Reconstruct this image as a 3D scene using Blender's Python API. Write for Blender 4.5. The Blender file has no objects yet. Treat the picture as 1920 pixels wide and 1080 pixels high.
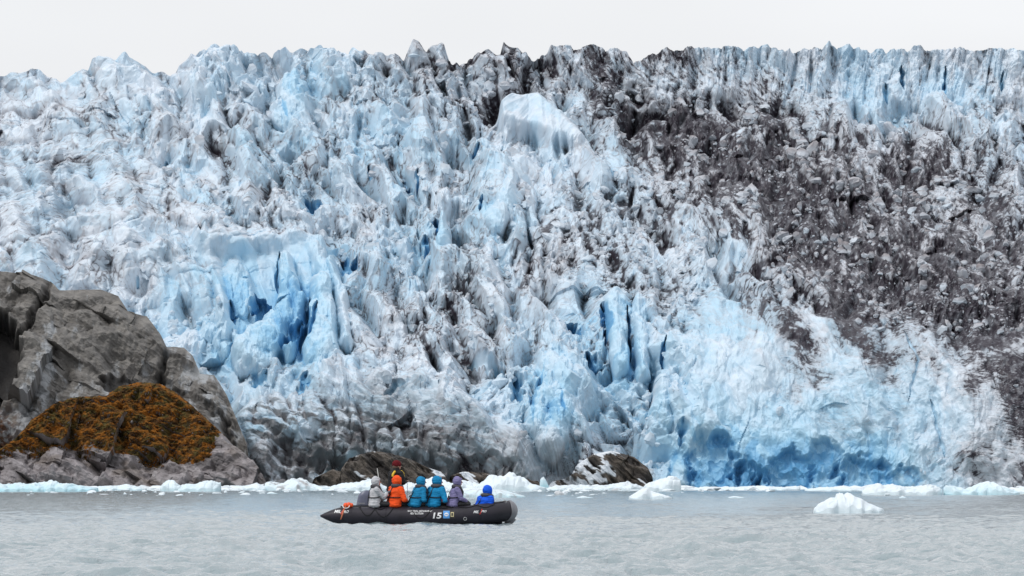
import bpy, bmesh, math, random
import numpy as np
from mathutils import Vector, Matrix

# ------------------------------------------------------------------ camera, world, light, exposure
sc = bpy.context.scene
C = bpy.data.collections.new("place"); sc.collection.children.link(C)
EYE, FPX, HOR = 1.66, 16000.0, 880.0          # eye height (m), focal length in photo pixels, horizon row
cam_d = bpy.data.cameras.new("camera"); cam = bpy.data.objects.new("viewpoint", cam_d); C.objects.link(cam)
cam.location = (0, 0, EYE); cam.rotation_euler = (math.radians(90), 0, 0)
cam_d.lens = 300; cam_d.sensor_width = 36; cam_d.shift_y = (HOR-540)/1920
cam_d.clip_start = 1; cam_d.clip_end = 9000
sc.camera = cam
SUN_EL, SUN_AZ = math.radians(52), math.radians(232)      # high, behind and left of the camera, under cloud
w = bpy.data.worlds.new("World"); sc.world = w; w.use_nodes = True
nt = w.node_tree; nt.nodes.clear()
wo = nt.nodes.new('ShaderNodeOutputWorld'); bg = nt.nodes.new('ShaderNodeBackground')
sky = nt.nodes.new('ShaderNodeTexSky'); sky.sky_type = 'NISHITA'; sky.sun_disc = False
sky.sun_elevation = SUN_EL; sky.sun_rotation = SUN_AZ
tc = nt.nodes.new('ShaderNodeTexCoord'); sep = nt.nodes.new('ShaderNodeSeparateXYZ')
nt.links.new(tc.outputs['Generated'], sep.inputs[0])
rmp = nt.nodes.new('ShaderNodeValToRGB')                   # overcast deck: brighter overhead than at the horizon
rmp.color_ramp.elements[0].position = 0.0; rmp.color_ramp.elements[0].color = (8.75, 8.85, 9.1, 1)
rmp.color_ramp.elements[1].position = 1.0; rmp.color_ramp.elements[1].color = (9.6, 9.9, 10.5, 1)
nt.links.new(sep.outputs['Z'], rmp.inputs[0])
cn = nt.nodes.new('ShaderNodeTexNoise'); cn.inputs['Scale'].default_value = 9; cn.inputs['Detail'].default_value = 3
cmap = nt.nodes.new('ShaderNodeMapping'); cmap.inputs['Scale'].default_value = (1, 1, 3)
nt.links.new(tc.outputs['Generated'], cmap.inputs[0]); nt.links.new(cmap.outputs[0], cn.inputs[0])
cr = nt.nodes.new('ShaderNodeMapRange'); cr.inputs[1].default_value = .3; cr.inputs[2].default_value = .7
cr.inputs[3].default_value = .93; cr.inputs[4].default_value = 1.07
nt.links.new(cn.outputs[0], cr.inputs[0])
mul = nt.nodes.new('ShaderNodeVectorMath'); mul.operation = 'SCALE'
nt.links.new(rmp.outputs[0], mul.inputs[0]); nt.links.new(cr.outputs[0], mul.inputs['Scale'])
mx = nt.nodes.new('ShaderNodeMix'); mx.data_type = 'RGBA'; mx.inputs[0].default_value = 0.93
nt.links.new(sky.outputs[0], mx.inputs[6]); nt.links.new(mul.outputs[0], mx.inputs[7])
nt.links.new(mx.outputs[2], bg.inputs[0]); bg.inputs[1].default_value = 0.10
nt.links.new(bg.outputs[0], wo.inputs[0])
sl = bpy.data.lights.new("sun", 'SUN'); sl.energy = 1.5; sl.angle = math.radians(11); sl.color = (1, .97, .93)
so = bpy.data.objects.new("sun", sl); C.objects.link(so)
dvec = Vector((math.sin(SUN_AZ)*math.cos(SUN_EL), math.cos(SUN_AZ)*math.cos(SUN_EL), math.sin(SUN_EL)))
so.rotation_euler = dvec.to_track_quat('Z', 'Y').to_euler()
sc.view_settings.view_transform = 'Standard'; sc.view_settings.look = 'None'
sc.view_settings.exposure = 0.0; sc.view_settings.gamma = 1.0
sc.cycles.max_bounces = 6; sc.cycles.diffuse_bounces = 3; sc.cycles.glossy_bounces = 2

# ------------------------------------------------------------------ helpers
def put(px, py, D):
    return np.stack([(px-960)/FPX*D, D+0*px, EYE+(HOR-py)/FPX*D], -1)

def tag(o, label=None, cat=None, group=None, kind=None):
    if label: o['label'] = label
    if cat: o['category'] = cat
    if group: o['group'] = group
    if kind: o['kind'] = kind
    return o

def link(name, me, mat=None, parent=None):
    o = bpy.data.objects.new(name, me); C.objects.link(o)
    if mat is not None:
        me.materials.clear()
        for m in (mat if isinstance(mat, (list, tuple)) else [mat]): me.materials.append(m)
    if parent is not None: o.parent = parent
    return o

def np_mesh(name, V, F, smooth=False, attrs=None):
    """V (n,3); F (m,4) quads"""
    me = bpy.data.meshes.new(name)
    V = np.ascontiguousarray(V, dtype=np.float32); F = np.ascontiguousarray(F, dtype=np.int32)
    k = F.shape[1]
    me.vertices.add(len(V)); me.vertices.foreach_set('co', V.ravel())
    me.loops.add(F.size); me.loops.foreach_set('vertex_index', F.ravel())
    me.polygons.add(len(F)); me.polygons.foreach_set('loop_start', np.arange(len(F), dtype=np.int32)*k)
    me.update(calc_edges=True)
    me.polygons.foreach_set('use_smooth', np.full(len(F), smooth))
    for an, av in (attrs or {}).items():
        a = me.attributes.new(an, 'FLOAT', 'POINT'); a.data.foreach_set('value', np.ascontiguousarray(av, dtype=np.float32).ravel())
    return me

def grid_faces(nr, nc, wrap=False):
    i = np.arange(nr*nc).reshape(nr, nc)
    a, b, c, d = i[:-1, :-1], i[:-1, 1:], i[1:, 1:], i[1:, :-1]
    F = np.stack([a, b, c, d], -1).reshape(-1, 4)
    if wrap:
        F = np.concatenate([F, np.stack([i[:-1, -1], i[:-1, 0], i[1:, 0], i[1:, -1]], -1).reshape(-1, 4)])
    return F

def sstep(a, b, x):
    t = np.clip((x-a)/(b-a), 0, 1); return t*t*(3-2*t)

def h2(ix, iy, s):
    ix = ix.astype(np.int64).astype(np.uint32); iy = iy.astype(np.int64).astype(np.uint32)
    h = ix*np.uint32(374761393) + iy*np.uint32(668265263) + np.uint32((s*2246822519) & 0xffffffff)
    h = (h ^ (h >> np.uint32(13)))*np.uint32(1274126177)
    h = (h ^ (h >> np.uint32(16)))*np.uint32(2654435761)
    h = h ^ (h >> np.uint32(15))
    return (h & np.uint32(0xffffff)).astype(np.float32)/np.float32(16777216.)

def perlin(x, y, s=0):
    xi = np.floor(x); yi = np.floor(y); xf = x-xi; yf = y-yi
    u = xf*xf*xf*(xf*(xf*6-15)+10); v = yf*yf*yf*(yf*(yf*6-15)+10)
    def g(dx, dy):
        a = h2(xi+dx, yi+dy, s)*np.float32(2*math.pi)
        return np.cos(a)*(xf-dx)+np.sin(a)*(yf-dy)
    n0 = g(0, 0)*(1-u)+g(1, 0)*u; n1 = g(0, 1)*(1-u)+g(1, 1)*u
    return (n0*(1-v)+n1*v)*1.45

def fbm(x, y, s=0, o=4, g=.5):
    r = 0*x; a = 1.; t = 0
    for k in range(o):
        r = r+a*perlin(x, y, s+k*17); t += a; a *= g; x = x*2.03+11.7; y = y*2.03+5.3
    return r/t

def ridged(x, y, s=0, o=4, g=.5):
    r = 0*x; a = 1.; t = 0
    for k in range(o):
        r = r+a*(1-np.abs(perlin(x, y, s+k*17))*1.6); t += a; a *= g; x = x*2.03+11.7; y = y*2.03+5.3
    return r/t

def blocks(u, v, s, tilt=.8, steep=3.2, flat=.26, hr=.9, taper=.7, rot=.5):
    """union of tilted, tapering prisms (one per jittered cell): fractured ice; v grows downwards"""
    ui = np.floor(u); vi = np.floor(v)
    best = np.full(u.shape, -9., np.float32); bid = np.zeros(u.shape, np.float32)
    for oy in (-1, 0, 1):
        for ox in (-1, 0, 1):
            cx = ui+ox; cy = vi+oy
            r = [h2(cx, cy, s+k*31) for k in range(7)]
            dx = u-(cx+.15+.7*r[0]); dy = v-(cy+.15+.7*r[1])
            a = (r[2]-.5)*2*rot; ca = np.cos(a); sa = np.sin(a)
            x = ca*dx+sa*dy; y = -sa*dx+ca*dy
            k = 1+r[3]*.5
            n = np.maximum(np.maximum(np.abs(x)*k*(1-taper*np.clip(y, -.9, .9)), np.abs(y)*.85), np.abs(x*.75+y*.6*(r[4]*2-1)))
            val = hr*(r[5]-.5)+tilt*((r[4]-.5)*2*x+(r[6]-.35)*y)-steep*np.maximum(0, n-flat*(.6+.8*r[6]))
            m = val > best
            best = np.where(m, val, best); bid = np.where(m, r[0], bid)
    return np.maximum(best, -1.6), bid

def blur(a, r):
    for ax in (0, 1):
        p = [(0, 0), (0, 0)]; p[ax] = (r+1, r)
        c = np.cumsum(np.pad(a, p, mode='edge').astype(np.float64), axis=ax)
        n = a.shape[ax]
        if ax == 0: a = (c[2*r+1:2*r+1+n]-c[:n])/(2*r+1)
        else: a = (c[:, 2*r+1:2*r+1+n]-c[:, :n])/(2*r+1)
    return a.astype(np.float32)

def gridmap(xs, ys, M, X, Y):
    """smooth interpolation of a small table of values"""
    M = np.array(M, np.float32); xs = np.array(xs, float); ys = np.array(ys, float)
    fx = np.interp(X, xs, np.arange(len(xs))); fy = np.interp(Y, ys, np.arange(len(ys)))
    ix = np.clip(fx.astype(int), 0, len(xs)-2); iy = np.clip(fy.astype(int), 0, len(ys)-2)
    tx = fx-ix; ty = fy-iy; tx = tx*tx*(3-2*tx); ty = ty*ty*(3-2*ty)
    return (M[iy, ix]*(1-tx)*(1-ty)+M[iy, ix+1]*tx*(1-ty)+M[iy+1, ix]*(1-tx)*ty+M[iy+1, ix+1]*tx*ty).astype(np.float32)

def digits(s): return [[int(c) for c in r] for r in s.split()]

def seg_dist(X, Y, pts):
    """distance to a polyline and the parameter along it"""
    best = np.full(X.shape, 1e9, np.float32); T = np.zeros(X.shape, np.float32); n = len(pts)-1
    for k in range(n):
        (x0, y0), (x1, y1) = pts[k], pts[k+1]; dx, dy = x1-x0, y1-y0
        t = np.clip(((X-x0)*dx+(Y-y0)*dy)/(dx*dx+dy*dy), 0, 1)
        d = np.hypot(X-x0-t*dx, Y-y0-t*dy); m = d < best
        best = np.where(m, d, best); T = np.where(m, (k+t)/n, T)
    return best, T

def inside(X, Y, poly, soft):
    """soft polygon mask"""
    ins = np.zeros(X.shape, bool); n = len(poly)
    for k in range(n):
        (x0, y0), (x1, y1) = poly[k], poly[(k+1) % n]
        if y0 == y1: continue
        c = ((y0 > Y) != (y1 > Y)) & (X < (x1-x0)*(Y-y0)/(y1-y0)+x0); ins ^= c
    d, _ = seg_dist(X, Y, list(poly)+[poly[0]])
    sd = np.where(ins, d, -d)
    return sstep(-soft*.3, soft*.7, sd).astype(np.float32)

# ------------------------------------------------------------------ materials
def mat(name, col=(.5, .5, .5), rough=.6, spec=.5, metal=0., noise=0., nscale=20., bump=0., bscale=60., sheen=0.):
    m = bpy.data.materials.new(name); m.use_nodes = True; n = m.node_tree; b = n.nodes['Principled BSDF']
    b.inputs['Base Color'].default_value = (*col, 1); b.inputs['Roughness'].default_value = rough
    b.inputs['Specular IOR Level'].default_value = spec; b.inputs['Metallic'].default_value = metal
    t = n.nodes.new('ShaderNodeTexCoord')
    if noise:
        x = n.nodes.new('ShaderNodeTexNoise'); x.inputs['Scale'].default_value = nscale; x.inputs['Detail'].default_value = 4
        n.links.new(t.outputs['Object'], x.inputs[0])
        r = n.nodes.new('ShaderNodeValToRGB')
        r.color_ramp.elements[0].position = .3; r.color_ramp.elements[1].position = .7
        r.color_ramp.elements[0].color = (*[c*(1-noise) for c in col], 1); r.color_ramp.elements[1].color = (*[min(1, c*(1+noise)) for c in col], 1)
        n.links.new(x.outputs[0], r.inputs[0]); n.links.new(r.outputs[0], b.inputs['Base Color'])
    if bump:
        x = n.nodes.new('ShaderNodeTexNoise'); x.inputs['Scale'].default_value = bscale; x.inputs['Detail'].default_value = 3
        n.links.new(t.outputs['Object'], x.inputs[0])
        k = n.nodes.new('ShaderNodeBump'); k.inputs['Strength'].default_value = bump; k.inputs['Distance'].default_value = .02
        n.links.new(x.outputs[0], k.inputs['Height']); n.links.new(k.outputs[0], b.inputs['Normal'])
    return m

def attr_mix_material(name, base, layers, rough=.55, spec=.35, vary=.12, vscale=1.2, bump=.4, bscale=5., bdist=.08):
    """base colour, then each (attribute, colour) laid over it by the value of that vertex attribute"""
    m = bpy.data.materials.new(name); m.use_nodes = True; n = m.node_tree; b = n.nodes['Principled BSDF']
    b.inputs['Roughness'].default_value = rough; b.inputs['Specular IOR Level'].default_value = spec
    t = n.nodes.new('ShaderNodeTexCoord')
    ns = n.nodes.new('ShaderNodeTexNoise'); ns.inputs['Scale'].default_value = vscale; ns.inputs['Detail'].default_value = 6
    n.links.new(t.outputs['Object'], ns.inputs[0])
    r = n.nodes.new('ShaderNodeValToRGB'); r.color_ramp.elements[0].position = .3; r.color_ramp.elements[1].position = .7
    r.color_ramp.elements[0].color = (*[c*(1-vary) for c in base], 1); r.color_ramp.elements[1].color = (*[min(.95, c*(1+vary)) for c in base], 1)
    n.links.new(ns.outputs[0], r.inputs[0]); last = r.outputs[0]
    for an, col in layers:
        a = n.nodes.new('ShaderNodeAttribute'); a.attribute_name = an
        x = n.nodes.new('ShaderNodeMix'); x.data_type = 'RGBA'
        n.links.new(a.outputs['Fac'], x.inputs[0]); n.links.new(last, x.inputs[6]); x.inputs[7].default_value = (*col, 1)
        last = x.outputs[2]
    n.links.new(last, b.inputs['Base Color'])
    if bump:
        x = n.nodes.new('ShaderNodeTexNoise'); x.inputs['Scale'].default_value = bscale; x.inputs['Detail'].default_value = 6
        n.links.new(t.outputs['Object'], x.inputs[0])
        k = n.nodes.new('ShaderNodeBump'); k.inputs['Strength'].default_value = bump; k.inputs['Distance'].default_value = bdist
        n.links.new(x.outputs[0], k.inputs['Height']); n.links.new(k.outputs[0], b.inputs['Normal'])
    return m

# ------------------------------------------------------------------ glacier
GXS = [60+120*i for i in range(16)]; GYS = [110+75*i for i in range(11)]
DIRT = digits("""
3222224555533233
3322233444555223
3334333324776554
3333433333577675
3333333333457665
3322333344338877
2222234433335777
1111234433234556
1122333321113335
1223333323111224
3344433434101135""")
BLUE = digits("""
4434443333343443
3334544443233453
3444665544332235
4434555645432223
3334446565442223
3345665545442222
3346854445554322
4456844457564542
4455544466665542
4466544476777652
4444333444899951""")
def skyline(x):
    return np.interp(x, [-200, 0, 60, 118, 150, 215, 240, 285, 318, 335, 375, 420, 470, 500, 560, 600, 680, 760, 785, 800, 832, 850, 860, 880, 905, 930, 945, 975, 990, 1040, 1080, 1110, 1175, 1188, 1200, 1240, 1310, 1420, 1500, 1580, 1640, 1740, 1800, 1860, 1920, 2200],
                         [160, 146, 134, 152, 128, 104, 108, 128, 142, 122, 96, 82, 96, 100, 92, 92, 100, 108, 78, 84, 92, 116, 130, 104, 96, 102, 78, 96, 112, 92, 90, 84, 94, 118, 106, 92, 84, 92, 96, 86, 94, 92, 90, 96, 94, 96])

DXS = [0, 500, 1000, 1400, 1900]; DYS = [918, 850, 750, 650, 550, 450, 350, 250, 190, 100]
DM = [[722, 716, 706, 704, 702], [724, 717, 708, 705, 703], [730, 720, 712, 708, 705], [736, 728, 720, 712, 709],
      [742, 738, 730, 722, 720], [752, 748, 740, 737, 737], [763, 758, 752, 752, 752], [774, 768, 764, 768, 768],
      [780, 774, 772, 778, 778], [790, 780, 778, 781, 781]]

def scatter(P, h, wr, wc, wf, wl, ws, d0, clean, at, s):
    """toppled ice blocks lying on the glacier: jittered, bevelled hexahedra, merged into its surface mesh"""
    rng = np.random.default_rng(4); NR, NC = h.shape; n = 34000
    r = rng.integers(12, NR-25, n); c = rng.integers(5, NC-5, n)
    dens = np.clip(.16+.75*wr[r, c]-.15*wc[r, c]-.3*wf[r, c]-.1*wl[r, c]-ws[r, c]-.8*clean[r, c], .0, 1)
    dens *= .25+1.5*sstep(-.1, .4, fbm(c/60., r/45., 301, 3).astype(np.float32))
    keep = rng.random(n) < dens; r, c = r[keep], c[keep]; n = len(r)
    size = (1.8+9*rng.random(n)**4)*s[r, c]                       # half size, metres
    size *= np.where(rng.random(n) < .02, 1.6, 1)
    ctr = P[r, c].copy(); ctr[:, 1] -= size*.15; ctr[:, 2] += size*.1
    # directions of a subdivided cube, cut back to random planes: a broken, convex block
    g = np.tan(np.linspace(-.78, .78, 4)); idx = {}; dirs = []; quads = []
    def vid(v):
        k = tuple(np.round(v, 4))
        if k not in idx: idx[k] = len(dirs); dirs.append(np.array(v)/np.linalg.norm(v))
        return idx[k]
    for ax in range(3):
        for sg in (-1, 1):
            for i in range(3):
                for j in range(3):
                    cs = []
                    for (u, v) in ((g[i], g[j]), (g[i+1], g[j]), (g[i+1], g[j+1]), (g[i], g[j+1])):
                        w3 = [0, 0, 0]; w3[ax] = sg*g[3]; w3[(ax+1) % 3] = u; w3[(ax+2) % 3] = v; cs.append(vid(w3))
                    quads.append(cs if sg > 0 else cs[::-1])
    dirs = np.array(dirs); quads = np.array(quads); nd = len(dirs)
    pl = rng.normal(0, 1, (n, 7, 3)); pl /= np.linalg.norm(pl, axis=2, keepdims=True)
    pd = rng.uniform(.5, 1.0, (n, 7))
    dt = np.einsum('npk,dk->ndp', pl, dirs); rr = np.where(dt > .05, pd[:, None, :]/np.maximum(dt, .05), 9).min(2); rr = np.minimum(rr, 1.7)
    b = dirs[None]*rr[:, :, None]*rng.uniform(.45, 1.2, (n, 1, 3))
    a = rng.uniform(0, 2*np.pi, n); e = rng.normal(0, .6, n)
    ca, sa, ce, se = np.cos(a), np.sin(a), np.cos(e), np.sin(e); Z = np.zeros(n); O = np.ones(n)
    Rz = np.stack([ca, -sa, Z, sa, ca, Z, Z, Z, O], -1).reshape(n, 3, 3); Ry = np.stack([ce, Z, se, Z, O, Z, -se, Z, ce], -1).reshape(n, 3, 3)
    M = np.einsum('nij,njk->nik', Ry, Rz); b = np.einsum('nij,nkj->nki', M, b); bz = b[:, :, 2].copy()
    verts = b*size[:, None, None]+ctr[:, None, :]
    F = (quads[None]+nd*np.arange(n)[:, None, None]).reshape(-1, 4)
    out = {}
    for k, v in at.items():
        base = v[r, c]
        if k == 'dirt': base = base*.15*rng.random(n)
        if k == 'tan': base = base*.5
        if k == 'blue': base = np.clip(.45*base+.30*rng.random(n)**2-.1*d0[r, c], 0, 1)
        vv = np.repeat(base[:, None], nd, 1)
        if k == 'tan': vv = np.clip(vv+(.15+.5*d0[r, c])[:, None]*sstep(.1, .9, bz), 0, 1)
        if k == 'dirt': vv = np.clip(vv+(.55*d0[r, c]*wr[r, c])[:, None]*rng.random((n, nd))**3, 0, 1)
        out[k] = vv.ravel().astype(np.float32)
    return verts.reshape(-1, 3), F, out

def build_glacier():
    NC, NR, NB = 1480, 900, 40
    f32 = np.float32
    px = np.linspace(-110, 2030, NC, dtype=f32)[None, :].repeat(NR, 0)
    t = np.linspace(0, 1, NR, dtype=f32)[:, None]
    S = skyline(px[0])[None, :].astype(f32)
    S = S+9*perlin(px[:1]/13, px[:1]*0+.5, 77)*sstep(300, 800, px[:1])*(.15+1.1*sstep(-.2, .5, perlin(px[:1]/90, px[:1]*0+.7, 79)))+7*perlin(px[:1]/31, px[:1]*0+3.5, 78)
    py = (935+(S-4-935)*t).astype(f32)
    # ---- warps
    wx = 26*fbm(px/120, py/120, 1, 4); wy = 26*fbm(px/120, py/120, 2, 4)
    X = px+30*fbm(px/150, py/150, 3, 2); Y = py+30*fbm(px/150, py/150, 4, 2)
    # ---- style weights
    sm = lambda poly, soft=60: inside(px+wx*1.2, py+wy*1.2, poly, soft)
    W_flute = sm([(1000, 40), (2100, 40), (2100, 190), (1640, 195), (1400, 185), (1230, 170), (1120, 160), (1050, 130)], 34)
    W_layer = sm([(-300, 60), (180, 60), (300, 150), (340, 330), (420, 420), (640, 440), (600, 520), (380, 560), (-300, 560)], 80)
    W_cliff = sm([(1290, 560), (1440, 560), (1700, 600), (2100, 640), (2100, 960), (1230, 960), (1240, 860), (1300, 700)], 60)
    W_cliff = np.maximum(W_cliff, .85*sm([(420, 970), (430, 730), (600, 660), (720, 690), (900, 720), (1000, 840), (1030, 970)], 60))
    W_rub = np.clip(gridmap(GXS, GYS, DIRT, px, py)/9*1.5-.55, 0, .85)*(1-W_flute)*(1-W_cliff)
    W_rub = np.maximum(W_rub, sm([(1010, 330), (1280, 330), (1330, 470), (1290, 600), (1100, 520), (1000, 420)], 60)*.6)
    W_slab = inside(px, py, [(930, 196), (955, 168), (1010, 172), (1060, 205), (1105, 262), (1075, 266), (1030, 262), (935, 232)], 20)
    # ---- relief, in photo pixels (1 px is about 4.5 cm there)
    big = 62*fbm(px/260, py/200, 5, 3)
    b0, id0 = blocks((X-.35*Y)/150, (Y+.1*X)/130, 7, tilt=1.0, steep=2.2, taper=.8, flat=.22)
    b1, id1 = blocks((X-.32*Y)/66, (Y+.1*X)/78, 11, tilt=1.5, steep=3.0, taper=.8, flat=.2)
    b2, id2 = blocks((X-.15*Y)/31, (Y+.1*X)/36, 23, tilt=1.6, steep=3.0)
    X3 = px+.5*(X-px)+4*perlin(px/22, py/22, 9); Y3 = py+.5*(Y-py)+4*perlin(px/22, py/22, 10)
    b3, id3 = blocks(X3/16, Y3/18, 37, tilt=1.6, steep=2.8, rot=.9)
    b4, id4 = blocks(px/7.5, py/8, 41, tilt=1.0, steep=2.6, rot=1.2)
    mod = sstep(-.2, .25, fbm(px/140, py/140, 61, 3))                # some areas broken small, others in large blades
    rd = ridged((X-.35*Y)/60, Y/80, 14, 3, .4)
    det = 4*b3+1.2*b4+7*(ridged(px/26, py/70, 15, 4, .5)-.5)
    m1 = sstep(-.15, .15, fbm(px/120, py/100, 62, 2)); h_gen = 44*b0+(24+30*m1)*b1+(8+10*mod)*b2+(2+9*(1-m1))*b3+2.0*b4*(.15+.85*(1-m1))+8*rd
    basal0 = sm([(420, 970), (430, 730), (600, 660), (720, 690), (900, 720), (1000, 840), (1030, 970)], 60)
    # vertical flutes
    xf = px+46*fbm(px/110, py/400, 19, 4)+.12*(py-140)
    fl = ridged(xf/46, py/340, 21, 5, .55); cf, idf = blocks(xf/42, (py+40)/150, 25, tilt=.5, steep=1.8, taper=.25, rot=.12, flat=.3)
    h_flute = 44*(fl-.5)+26*cf+5*b3+2*b4
    # stacked melt-rounded layers, dipping gently to the right
    q = py-.08*px+60*fbm(px/210, py/110, 31, 4); q2 = py+.35*px+34*fbm(px/90, py/60, 34, 4)
    am = .35+.65*sstep(-.3, .3, fbm(px/110, py/70, 35, 3))
    saw = (q/52) % 1; h_lay = am*(30*np.sqrt(np.clip(1-((saw-.5)/.62)**2, 0, 1))-15)
    saw2 = (q2/27) % 1; h_lay = h_lay+(1.2-am)*10*np.sqrt(np.clip(1-((saw2-.5)/.62)**2, 0, 1))
    h_lay = h_lay+22*b0+22*b1+11*b2*(.3+mod)+26*ridged((X+Y)/110, (Y-.3*X)/80, 33, 4, .4)+1.5*b3
    # clean calving face: broad concave shells
    cl, idc = blocks((X+.2*Y)/120, (Y)/150, 45, tilt=.8, steep=1.2, taper=.5, flat=.2)
    h_cliff = 22*cl+20*ridged((px-.35*py+wx)/70, (py+wy)/130, 47, 4, .5)+6*fbm(X/34, Y/34, 48, 4)+(6+8*basal0)*b2+(2.5+4*basal0)*b3+22*basal0*b1
    # rubble
    h_rub = 26*b0+28*b1+20*b2+11*b3+3.5*b4
    h = h_gen*(1-W_layer)*(1-W_flute)*(1-W_cliff)*(1-W_rub)+h_lay*W_layer*(1-W_rub)+h_flute*W_flute+h_cliff*W_cliff*(1-W_rub)*(1-W_flute)+h_rub*W_rub
    den = (1-W_layer)*(1-W_flute)*(1-W_cliff)*(1-W_rub)+W_layer*(1-W_rub)+W_flute+W_cliff*(1-W_rub)*(1-W_flute)+W_rub
    h = h/np.maximum(den, .5)
    blue_add = np.zeros_like(h); clean = np.zeros_like(h)
    # melt-rounded shelves stepping across the left
    for pts in ([(-60, 250), (100, 235), (200, 262)], [(-60, 200), (60, 190), (180, 215)], [(-60, 295), (90, 290), (210, 300), (300, 335)], [(-60, 350), (80, 330), (200, 352), (320, 360)], [(-60, 402), (60, 395), (150, 415), (250, 400)],
                [(-20, 445), (130, 428), (290, 432), (430, 390)], [(-20, 485), (150, 462), (330, 468), (480, 415)], [(90, 508), (250, 488), (420, 470), (600, 450)], [(230, 530), (330, 518), (430, 520)]):
        d, T = seg_dist(px+6*perlin(px/40, py/40, 65), py-9+14*fbm(px/50, py/50, 66, 3), pts); k = np.clip(1-d/27, 0, 1)
        h = h+30*np.sqrt(k)*(.6+.7*perlin(px/45, py/45+3, 67))
    # the main crests and spurs of the icefall
    for pts, wd, hh in [([(235, 95), (262, 170), (320, 240), (350, 330)], 62, 44), ([(235, 95), (200, 180), (150, 240)], 46, 22), ([(60, 130), (100, 200), (180, 260)], 50, 18),
                        ([(420, 80), (395, 130), (330, 170)], 50, 34), ([(470, 150), (520, 180), (560, 230)], 60, 30), ([(440, 215), (450, 260), (480, 300)], 48, 40),
                        ([(600, 90), (640, 180), (620, 260)], 50, 26), ([(690, 110), (720, 200), (760, 290)], 46, 26), ([(785, 70), (830, 130), (850, 190)], 40, 34),
                        ([(945, 70), (975, 130), (950, 170)], 34, 34), ([(1050, 90), (1120, 160), (1150, 240)], 44, 34), ([(1180, 110), (1210, 190)], 40, 26), ([(1400, 240), (1375, 300)], 18, 30),
                        ([(640, 330), (700, 300), (740, 360), (730, 420)], 46, 34), ([(550, 250), (600, 300), (640, 330)], 40, 26), ([(800, 260), (830, 330), (860, 400)], 34, 30),
                        ([(380, 420), (470, 390), (560, 420), (610, 460)], 44, 30), ([(690, 480), (720, 540), (760, 600), (780, 640)], 50, 34), ([(860, 470), (920, 520), (950, 580)], 44, 30),
                        ([(1080, 520), (1180, 520), (1240, 580), (1290, 680), (1320, 800)], 60, 46), ([(1040, 640), (1100, 720), (1110, 840)], 44, 26), ([(1010, 600), (960, 660), (990, 740)], 40, 28),
                        ([(1340, 500), (1440, 500), (1540, 560), (1600, 660), (1640, 760)], 60, 40), ([(1260, 350), (1350, 400), (1420, 430)], 50, 30), ([(1500, 300), (1600, 320), (1700, 300)], 50, 26),
                        ([(1700, 400), (1780, 460), (1860, 560)], 60, 34), ([(1440, 560), (1440, 640), (1400, 740)], 44, 26), ([(1740, 640), (1800, 740), (1830, 860)], 60, 34),
                        ([(640, 620), (600, 740), (590, 800)], 60, 34), ([(470, 700), (440, 620), (380, 560)], 44, 26), ([(700, 650), (820, 700), (900, 780), (960, 860)], 50, 30), ([(820, 620), (900, 650), (960, 690)], 40, 26)]:
        d, T = seg_dist(px+wx*.9, py+wy*.9, pts); k = np.clip(1-d/wd, 0, 1); h = h+hh*(k**1.2)*(.75+.25*np.sin(np.pi*T))
    # the one large clean slab
    h = h*(1-.9*W_slab)+W_slab*(16-.05*(px-1010)+.22*(py-220)+6*ridged((px+.8*py)/26, (py-.6*px)/90, 55, 3)); clean = np.maximum(clean, W_slab*.9)
    # ---- tall blue columns, crevasses and caves seen in the face
    def column(pts, r0, r1, height, blue):
        nonlocal h, blue_add, clean
        d, T = seg_dist(px+4*perlin(px/18, py/30, 71), py, pts)
        r = (r0+(r1-r0)*T)*(1+.25*perlin(px/20, py/34, 70))
        k = np.clip(1-(d/r)**2, 0, 1)
        h = np.where(k > 0, np.maximum(h, -10+(height+10)*k**.7+.3*h*(1-k)+1.3*det*np.minimum(1, 3*k)+8*(b2-.3)), h)
        m = sstep(0, .5, k)*(.6+.8*sstep(-.4, .4, fbm(px/26, py/60, 76, 3))); blue_add += .6*blue*m; clean = np.maximum(clean, m*.85)
    def cleft(pts, wd, depth, blue, sharp=.5):
        nonlocal h, blue_add, clean
        d, T = seg_dist(px+3*perlin(px/14, py/20, 72), py+3*perlin(px/14, py/20, 73), pts)
        taper = np.clip(np.sin(np.pi*np.clip(T, 0, 1))*1.3, .04, 1)*(1+.9*perlin(px/9+depth, py/16+wd, 79))
        wd2 = wd*np.maximum(taper, .03)
        k = sstep(0, 1, 1-d/wd2); h = h-depth*k**sharp
        blue_add += .62*blue*(sstep(0, .5, 1-d/wd2)+.35*np.exp(-d/(wd*1.6))*(d < wd*6)); clean = np.maximum(clean, k*.9)
    bowl = inside(px+wx*.6, py+wy*.4, [(400, 480), (520, 455), (630, 450), (650, 640), (600, 690), (470, 665), (420, 600)], 26)
    h = h*(1-.5*bowl)-26*bowl; blue_add += .05*bowl*(1+fbm(px/20, py/50, 81, 3)); clean = np.maximum(clean, bowl*.6)
    column([(535, 490), (545, 560), (515, 625), (470, 655)], 14, 42, 38, .10)
    column([(560, 560), (552, 620), (540, 655)], 12, 14, 22, .10)
    column([(602, 535), (605, 590), (600, 660)], 22, 38, 44, .10)
    column([(620, 495), (640, 560), (650, 640)], 10, 16, 34, .05)
    column([(590, 455), (600, 500), (625, 520)], 20, 14, 20, 0)
    column([(440, 500), (450, 560)], 24, 30, 8, .05)
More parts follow.
